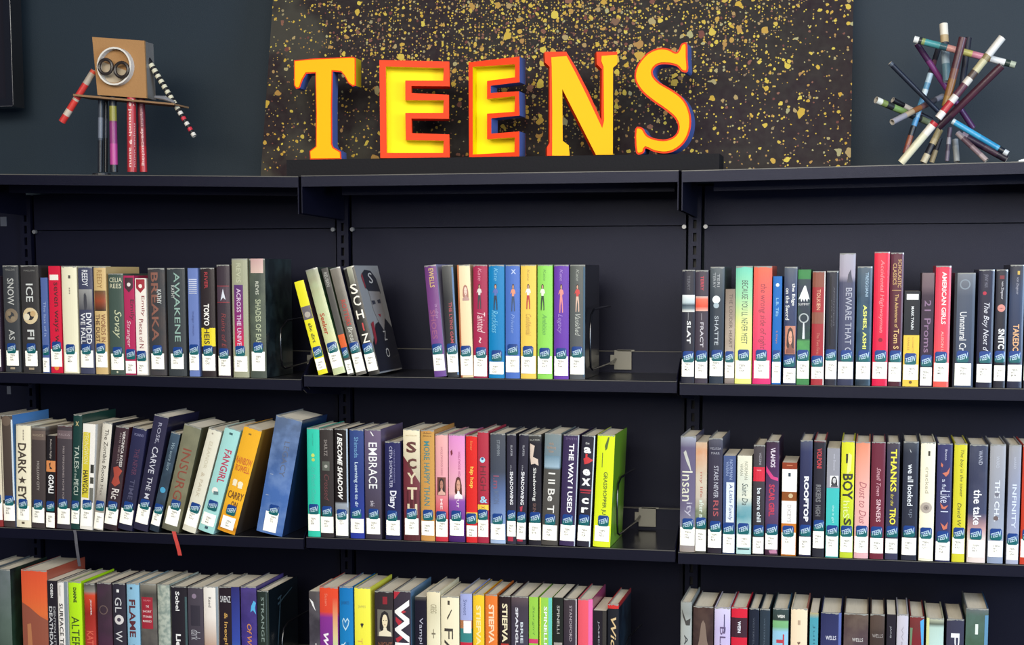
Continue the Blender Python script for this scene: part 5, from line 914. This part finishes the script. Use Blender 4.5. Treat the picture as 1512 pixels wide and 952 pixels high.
E2o = [(1142,330),(1418,298),(1418,437),(1262,456),(1262,495),(1415,486),(1418,617),(1265,632),(1265,715),(1417,703),(1417,838),(1145,845)]
E2i = [(1165,354),(1393,340),(1393,410),(1242,430),(1242,528),(1393,512),(1390,597),(1242,607),(1242,745),(1392,735),(1390,815),(1165,828)]
N_ = [(235,268),(352,268),(400,345),(470,480),(543,640),(545,362),(517,335),(515,268),(628,268),(628,335),(604,355),(603,825),(512,826),(430,665),(330,470),(332,750),(365,775),(370,830),(248,830),(248,785),(262,760),(262,350),(237,325)]
Ny = [(270,298),(353,292),(400,380),(460,500),(546,682),(556,640),(553,350),(541,318),(543,291),(627,285),(627,335),(604,355),(603,825),(512,826),(430,665),(330,470),(332,750),(365,775),(370,830),(275,830),(276,600),(273,350)]
S_ = [(975,230),(1005,227),(1008,300),(1010,378),(977,380),(950,352),(900,341),(850,345),(822,372),(826,405),(860,440),(920,475),(975,515),(1010,565),(1027,630),(1022,700),(995,760),(950,802),(895,822),(830,815),(782,795),(770,820),(730,820),(725,690),(765,685),(790,722),(835,742),(895,746),(942,722),(957,680),(940,635),(890,590),(825,545),(765,495),(728,440),(722,390),(742,335),(790,280),(850,253),(905,256),(945,275),(962,258)]
letter('t', 'yellow letter T with blue sides, leftmost of the row', (499, 233), T_, c2, math.radians(2), .05, .036, .0024, BLU, sideparts=(mat('c4b410', rough=.5), lambda c, n: c.x > .035 and n.x > .7 and c.z > .1))
letter('e', 'hollow letter E with orange rim facing square on, first E after the T', (612, 233), E1o, c2, math.radians(14), .045, .045, 0, ORA, hollow=E1i)
letter('e', 'hollow letter E with orange rim and blue right side, next to the N', (730, 231), E2o, c2, math.radians(-3), .05, .045, 0, BLU, hollow=E2i)
letter('n', 'yellow letter N edged in orange between the second E and the S', (853, 228), N_, c3, math.radians(17), .05, .03, Ny, ORA)
letter('s', 'yellow curving letter S with a thick blue side, last of the row', (985, 226), smooth_poly(S_, 3), c3, math.radians(-2), .045, .05, .0035, BLU)

# robot figure
CARD, CARDD = mat('a87c4c', rough=.85, bump=.2), mat('8c6a48', rough=.85)
YB = .07
def rz(px, py, Y=YB): return pix(px, py, Y)
foot = rz(180, 255); base = Vector((foot.x, YB, top_z(foot.x)+.0012))
t = thing('robot_figure', 'cardboard box robot on paper tube legs with a ring face', 'sculpture', W(base))
def rl(px, py, Y=YB): return rz(px, py, Y) - base
def rbox(name, corners, y0, y1, m_, dy=0):
    P = [rl(px, py, y0) for px, py in corners]    # bl, br, tr, tl
    Q = [p + Vector((0, y1-y0, 0)) for p in P]
    mm = MB(); mm.hexa([P[0], P[1], Q[1], Q[0], P[3], P[2], Q[2], Q[3]]); return mm.build(name, m_, t)
rbox('head_front', [(144, 140), (216.5, 145), (213, 60), (136, 54.5)], .045, .050, CARD)
rbox('head_box', [(146, 141), (218, 145), (214, 61), (138, 56)], .0502, .088, mat('7c7a78', rough=.35, bump=.6, bscale=60))
rbox('shoulder_board', [(108, 141.5), (257, 155), (257, 152.5), (108, 138.5)], .03, .10, CARDD)
# ring face
def ring(name, cx, cy, ro, ri, y0, y1, m_, n=28):
    c = rl(cx, cy, y0); k = .00139; mm = MB()
    for i in range(n):
        a, b = 2*math.pi*i/n, 2*math.pi*(i+1)/n
        for (r0, r1, ya, yb) in ((ro, ri, 0, 0), (ro, ro, 0, y1-y0), (ri, ri, 0, y1-y0)):
            if r0 == ri and ri == 0: continue
            p = lambda q, r, y: c + Vector((math.cos(q)*r*k, y, math.sin(q)*r*k))
            mm.face([p(a, r0, ya), p(b, r0, ya), p(b, r1, yb), p(a, r1, yb)])
    return mm.build(name, m_, t, smooth=False)
ring('face_ring', 168, 97.5, 28, 25.5, .030, .045, mat('dcd8d0', rough=.6))
mm = MB(); c = rl(168, 97.5, .0445); mm.face([c + Vector((math.cos(q)*.0345, 0, math.sin(q)*.0345)) for q in [2*math.pi*i/24 for i in range(24)]]); mm.build('ring_floor', CARD, t)
c = rl(168, 97.5, .044); mm = MB(); mm.face([c + Vector((math.cos(q)*.034, 0, math.sin(q)*.034)) for q in [math.radians(160+i*10) for i in range(19)]]); mm.build('white_paper_patch', mat('b8a890', rough=.7), t)
for (cx, cy) in ((156, 98.5), (179.5, 103)):
    c = rl(cx, cy, .028); mm = MB(); n = 24; R, r = .0148, .0035
    for i in range(n):
        for j in range(8):
            def tp(i_, j_):
                a, b = 2*math.pi*i_/n, 2*math.pi*j_/8
                return c + Vector(((R+r*math.cos(b))*math.cos(a), r*math.sin(b), (R+r*math.cos(b))*math.sin(a)))
            mm.face([tp(i, j), tp(i+1, j), tp(i+1, j+1), tp(i, j+1)])
    mm.build('eye_ring', mat('28201e', rough=.4), t, smooth=True)
def bandtube(name, P, Q, r0, r1, bands, parent, hollow=True, n=12, rough=.45):
    """paper tube from P to Q, bands = [(t, hex)] constant colours along it"""
    P, Q = Vector(P), Vector(Q); P.z = max(P.z, .0006); L_ = (Q-P).length
    mm = MB(); segs = 6
    rr = [r0 + (r1-r0)*i/segs for i in range(segs+1)]
    mm.tube([(0, 0, L_*i/segs) for i in range(segs+1)], rr, n, cap=not hollow)
    if hollow:
        mm.tube([(0, 0, L_*i/segs) for i in range(segs+1)], [x*.78 for x in rr], n, mi=1, cap=False)
        for z, r in ((0, rr[0]), (L_, rr[-1])):
            for k in range(n):
                a, b = 2*math.pi*k/n, 2*math.pi*(k+1)/n
                mm.face([(math.cos(a)*r, math.sin(a)*r, z), (math.cos(b)*r, math.sin(b)*r, z), (math.cos(b)*r*.78, math.sin(b)*r*.78, z), (math.cos(a)*r*.78, math.sin(a)*r*.78, z)], mi=1)
        mm.face([(math.cos(2*math.pi*k/n)*rr[0]*.78, math.sin(2*math.pi*k/n)*rr[0]*.78, L_*.5) for k in range(n)], mi=1)
    q = Q-P
    mt = ramp_mat([(1-t_, c_) for t_, c_ in reversed(bands)], L_, const=False, rough=rough, coat=.2, name='wrapped_paper')
    # constant bands: stops are given as start positions from P
    st = []
    for i, (t_, c_) in enumerate(bands):
        e = bands[i+1][0] if i+1 < len(bands) else 1.0
        st.append((t_, e, c_))
    cr = [nd for nd in mt.node_tree.nodes if nd.type == 'VALTORGB'][0].color_ramp
    el = cr.elements
    while len(el) > 1: el.remove(el[0])
    cr.interpolation = 'CONSTANT'
    st2 = sorted([(1-e, c_) for s_, e, c_ in st])
    el[0].position = max(0, st2[0][0]); el[0].color = alb(st2[0][1])
    for p_, c_ in st2[1:]:
        e = el.new(p_); e.color = alb(c_)
    o = mm.build(name, [mt, mat('b8b0a4', rough=.8)], parent, smooth=False)
    for p in o.data.polygons:
        if len(p.vertices) == 4 and p.material_index == 0: p.use_smooth = True
    o.location = P; o.rotation_mode = 'QUATERNION'; o.rotation_quaternion = q.to_track_quat('Z', 'Y')
    return o
K = .00139
bandtube('leg', rl(148, 254, .07), rl(149, 142, .07), 3.6*K, 4.2*K, [(0, '22242c'), (.42, '3a4250'), (.45, '6c7484'), (.72, '3c4450'), (1.0, '3c4450')][:4], t)
bandtube('leg', rl(156, 254, .085), rl(156.5, 142, .085), 3.0*K, 3.0*K, [(0, '1a1c24'), (.45, '384052'), (.7, '262c38')], t)
bandtube('leg', rl(168.5, 254, .06), rl(166.5, 143, .06), 6*K, 5.6*K, [(0, '22242c'), (.1, 'b4408c'), (.38, '8c3474'), (.66, '7c3064'), (.68, '8c8838'), (.88, '22242c')], t)
m3 = bandtube('leg', rl(195, 254, .055), rl(194, 143, .055), 7.2*K, 6.8*K, [(0, 'b02c34'), (.5, 'b8303a')], t)
m4 = bandtube('leg', rl(212, 254, .075), rl(208, 144, .075), 5.6*K, 6*K, [(0, 'b42c34'), (.35, '8c2830'), (.6, '742430')], t)
def tube_text(tube, txt, color, r, z0, z1, a0, wid):
    V, Fc = text_mesh(txt, .03, 0)
    P = []
    for x, y in V:
        a = a0 + (y-.5)*wid/r; P.append((math.cos(a)*(r+.0003), math.sin(a)*(r+.0003), z1 + (z0-z1)*x))
    me = bpy.data.meshes.new('printed_lettering'); me.from_pydata(P, [], Fc); return link('printed_lettering', me, mat(color), tube)
def front_angle(o):      # local angle of the tube that faces the camera
    d = (CAM + UP) - (t.location + o.location); v = o.rotation_quaternion.inverted() @ d; return math.atan2(v.y, v.x)
fa = front_angle(m3)
tube_text(m3, 'jusuoh 9 aunu', 'e8c8c4', 7.2*K, .01, .13, fa-.35, .008); tube_text(m3, 'mujuaruunu', 'd8a8a8', 7.2*K, .01, .10, fa+.6, .005); tube_text(m3, '%', 'e8d0c8', 7.0*K, .135, .15, fa, .011)
tube_text(m4, 'eye-catching', 'e0b0ac', 6.1*K, .012, .09, front_angle(m4), .007)
tube_text(m4, 'helpful', 'a86c70', 6.2*K, .095, .14, front_angle(m4), .006)
al_ = bandtube('arm', rl(91.5, 180, .045), rl(139, 104, .055), 5.4*K, 5*K, [(0, 'c83430'), (.13, 'c8b8a8'), (.24, 'd03830'), (.42, 'b8a898'), (.46, 'c83430'), (.74, 'b0a496'), (.95, 'd04c34')], t)
sb = []
for i in range(15):
    c1 = 'd4d0b8' if i > 4 else 'd8d4cc'
    if i in (1, 3): c1 = 'c83444'
    sb += [(i/15, c1), (i/15+.036, '1c1c20')]
bandtube('arm', rl(287, 201, .05), rl(216, 84, .07), 3.6*K, 4.6*K, sb[:28], t)
mm = MB(); q = rl(150, 255, .06); mm.tube([(q.x, q.y-.0, .0002), (q.x, q.y, .006)], .019, 18); mm.build('foot_disc', mat('16161c', rough=.5), t)
mm = MB(); p1, p2 = rl(229, 143, .04), rl(258, 151, .04)
mm.tube([p1, (p1+p2)/2 + Vector((0, 0, .003)), p2], [.003, .005, .002], 8); mm.build('foil_scrap', mat('c8c8cc', rough=.2, metal=.7), t)

# star of paper tubes
c4 = lambda x, y: (1112 + x/3.6625, y/3.6625)
ft = pix(1395, 241, .11); base = Vector((ft.x, .11, top_z(ft.x)))
t = thing('tube_sculpture', 'spiky star sculpture of crossing rolled magazine tubes', 'sculpture', W(base))
TUBES = [  # ends in the zoomed crop with their depth, width, bands from the first end
 ((870,212,.09),(1418,352,.09),34,[(0,'dcdcd8'),(.05,'2c3034'),(.08,'8c9c60'),(.11,'489498'),(.26,'34606c'),(.33,'c88c80'),(.42,'b4b0b8'),(.48,'c8c070'),(.58,'d088a0'),(.68,'c87858'),(.76,'ecece8'),(.9,'2c3c34'),(.95,'a8b09c')]),
 ((885,235,.125),(1190,692,.16),30,[(0,'44204c'),(.2,'70306c'),(.6,'5c2c64'),(.8,'4c2454')]),
 ((1030,130,.14),(1048,440,.12),42,[(0,'e4dccc'),(.2,'b8a078'),(.33,'34343c'),(.42,'9cacb4'),(.7,'5c7c88')]),
 ((1135,203,.055),(1040,575,.06),40,[(0,'542c34'),(.2,'4c2830'),(.45,'6c4034'),(.6,'84582c'),(.85,'947038')]),
 ((1165,205,.17),(1128,480,.15),32,[(0,'22222e'),(.6,'2a2c3c')]),
 ((1347,203,.06),(1000,640,.05),38,[(0,'dcd8d0'),(.22,'908058'),(.28,'c0b890'),(.42,'54443c'),(.5,'d8d0c4'),(.58,'5c3040'),(.72,'dcd4cc'),(.8,'b02c34'),(.92,'e8e0d8')]),
 ((1345,355,.075),(1000,690,.10),38,[(0,'442430'),(.4,'4c2434'),(.8,'381c2c')]),
 ((740,340,.08),(1000,602,.11),25,[(0,'4c5460'),(.05,'1a2030'),(.7,'1c2234')]),
 ((665,540,.07),(965,668,.15),34,[(0,'dcdcd0'),(.09,'7c8c4c'),(.18,'2a2c2c'),(.3,'7c9c5c'),(.52,'26282c'),(.8,'788468')]),
 ((755,540,.13),(965,650,.18),28,[(0,'1c1c24'),(.28,'dcd8d8'),(.52,'6c3c4c'),(.7,'1e1c28')]),
 ((752,660,.05),(1025,520,.16),30,[(0,'9c98a0'),(.25,'b8a488'),(.4,'94603c'),(.55,'6c4c50'),(.7,'44444c'),(.85,'8c8c98')]),
 ((1000,268,.16),(952,420,.14),28,[(0,'26242e'),(.4,'6c4858'),(.7,'3c3444')]),
 ((960,398,.135),(822,830,.115),30,[(0,'a8c0d0'),(.12,'5c90b0'),(.2,'c8d8e0'),(.3,'5c9cc4'),(.45,'8cbcd8'),(.55,'4c94c8'),(.66,'20242c'),(.78,'8c4c34'),(.9,'7c3c34')]),
 ((985,660,.045),(800,880,.05),40,[(0,'b42c34'),(.08,'e4dcd0'),(.3,'d8d4b8'),(.6,'dcd4b4')]),
 ((1078,655,.06),(1378,832,.05),30,[(0,'b8c4c8'),(.05,'3c9cc8'),(.5,'2c8cbc'),(.8,'4ca0cc'),(.84,'1c2430'),(.93,'c8ccd0')]),
 ((1105,718,.09),(1262,868,.07),28,[(0,'b8a8ac'),(.2,'6c5460'),(.5,'8c7880'),(.8,'a89898')]),
 ((1130,728,.11),(1372,862,.10),36,[(0,'8c7c88'),(.12,'34243c'),(.5,'4c3444'),(.8,'2c2434')]),
 ((1092,755,.16),(1102,874,.15),32,[(0,'8c9094'),(.3,'a8acac')]),
 ((1065,690,.13),(1048,872,.12),22,[(0,'5c4c60'),(.3,'a8a4b0'),(.5,'4c4458'),(.7,'6c6478')]),
 ((1010,700,.15),(920,880,.14),36,[(0,'b8a87c'),(.3,'c8b890'),(.45,'22222c'),(.75,'d8ccac')]),
 ((1010,745,.17),(965,878,.17),28,[(0,'2a2830'),(.5,'b8a884')]),
]
for (x0, y0, Y0), (x1, y1, Y1), wd, bands in TUBES:
    P, Q = pix(*c4(x0, y0), Y0)-base, pix(*c4(x1, y1), Y1)-base
    for V_ in (P, Q):
        if V_.z < .006: V_.z = .0055
    r = wd/3.6625/2*K*(1.0)
    bandtube('paper_tube', P, Q, r, r*.96, bands, t)

# scrap of white paper at the right edge
p = pix(1493, 237.5, .1); b_ = Vector((p.x, .1, top_z(p.x)))
t = thing('paper_scrap', 'small crumpled white paper piece at the right end on the canopy', 'paper', W(b_))
mm = MB(); prev = None
pts = [(0,0,.001),(.012,0,.003),(.014,.004,.010),(.026,.006,.013),(.034,.002,.011),(.05,.0,.014),(.07,.004,.012)]
for a, b in zip(pts, pts[1:]):
    mm.hexa([(a[0], a[1], 0.0002), (b[0], b[1], 0.0002), (b[0], b[1]+.03, 0.0002), (a[0], a[1]+.03, 0.0002), (a[0], a[1], a[2]), (b[0], b[1], b[2]), (b[0], b[1]+.03, b[2]), (a[0], a[1]+.03, a[2])])
mm.build('folded_paper', mat('ecece8', rough=.7), t)

# black monitor on the wall at the upper left
p0 = pix(-260, -300, .21); p1 = pix(20, 157, .21)
t = thing('wall_monitor', 'glossy black framed screen on the wall cut off by the upper left corner', 'screen', W((0, 0, 0)))
GL = mat('14141a', rough=.16, coat=.6)
mm = MB(); bz = .018
mm.box(p1.x-.55, p1.x, .21, .255, p1.z, p1.z+bz); mm.box(p1.x-.55, p1.x, .21, .255, p1.z+.42-bz, p1.z+.42)
mm.box(p1.x-bz, p1.x, .21, .255, p1.z+bz, p1.z+.42-bz); mm.box(p1.x-.55, p1.x-.55+bz, .21, .255, p1.z+bz, p1.z+.42-bz)
mm.build('bezel', GL, t)
mm = MB(); mm.box(p1.x-.54, p1.x-.01, .216, .25, p1.z+.01, p1.z+.41); mm.build('screen_glass', mat('1c1a22', rough=.2), t)
mm = MB(); mm.box(p1.x-.40, p1.x-.15, .25, .299, p1.z+.1, p1.z+.3); mm.build('wall_mount', BLACK, t)
mm = MB(); e = .0012
mm.tube([(p1.x-.001, .2105, p1.z+.41), (p1.x-.001, .2105, p1.z+.004), (p1.x-.004, .2105, p1.z+.001), (p1.x-.5, .2105, p1.z+.001)], .0009, 6); mm.build('polished_edge', mat('5c5c60', rough=.15, coat=.5), t)

# wire bookends hanging on the back stop of the shelves
WIRE = mat('101014', rough=.22, coat=.5, name='black_wire'); CLIP = mat('8c8a80', rough=.45, name='dull_grey_clip')
def bookend(row, bay, xp, label, front=.07, zt=.135):
    x = pix(xp[0], xp[1], front).x + .0035 + (.014 if row == 3 and bay == 0 else 0); z0 = shelf_z(row, bay, x)
    b_ = Vector((x, 0, z0)); yb = DEEP - .026
    t = thing('wire_bookend', label, 'bookend', W(b_), 'wire bookends clipped to the shelves')
    P = [(0, yb, .028), (0, yb-.04, .022), (0, front+.02, .017), (0, front+.006, .022), (0, front, .04), (0, front-.003, .07), (0, front, .10), (0, front+.01, zt-.01), (0, front+.03, zt), (0, yb-.08, zt+.003), (0, yb-.05, zt+.003)]
    SKW = 0 if (row, bay) == (1, 0) else .018
    sk = lambda y: SKW*max(0, y-front-.01)/(yb-front)
    P = [(p[0]+sk(p[1]), p[1], p[2]) for p in P]; cx = SKW + .010
    mm = MB(); mm.tube(P, .0022, 8); mm.build('wire_loop', WIRE, t, smooth=True)
    mm = MB(); mm.box(cx-.014, cx+.022, yb-.003, yb-.001, .006, .046); mm.box(cx-.008, cx+.028, yb-.003, yb+.0, .044, .047); mm.build('clip_plate', CLIP, t)
    mm = MB(); mm.box(cx-.022, cx-.014, yb-.0045, yb-.001, .016, .036); mm.build('clip_jaw', CLIP, t)
bookend(1, 0, (412, 470), 'black wire bookend beside the tall book with the pink planet, upper left shelf', .05, .115)
bookend(1, 1, (869, 500), 'black wire bookend with a grey clip beside the grey book, upper middle shelf', .03, .135)
bookend(2, 1, (909, 720), 'black wire bookend with a grey clip against the lime book, middle shelf', .04, .130)
bookend(2, 0, (440, 700), 'black wire bookend behind the wide blue leaning book', .17, .13)
bookend(3, 0, (405, 940), 'black wire bookend beside the dark green book, lower left shelf', .05, .135)
bookend(3, 1, (921, 945), 'black wire bookend beside the red headed black book, lower middle shelf', .05, .135)
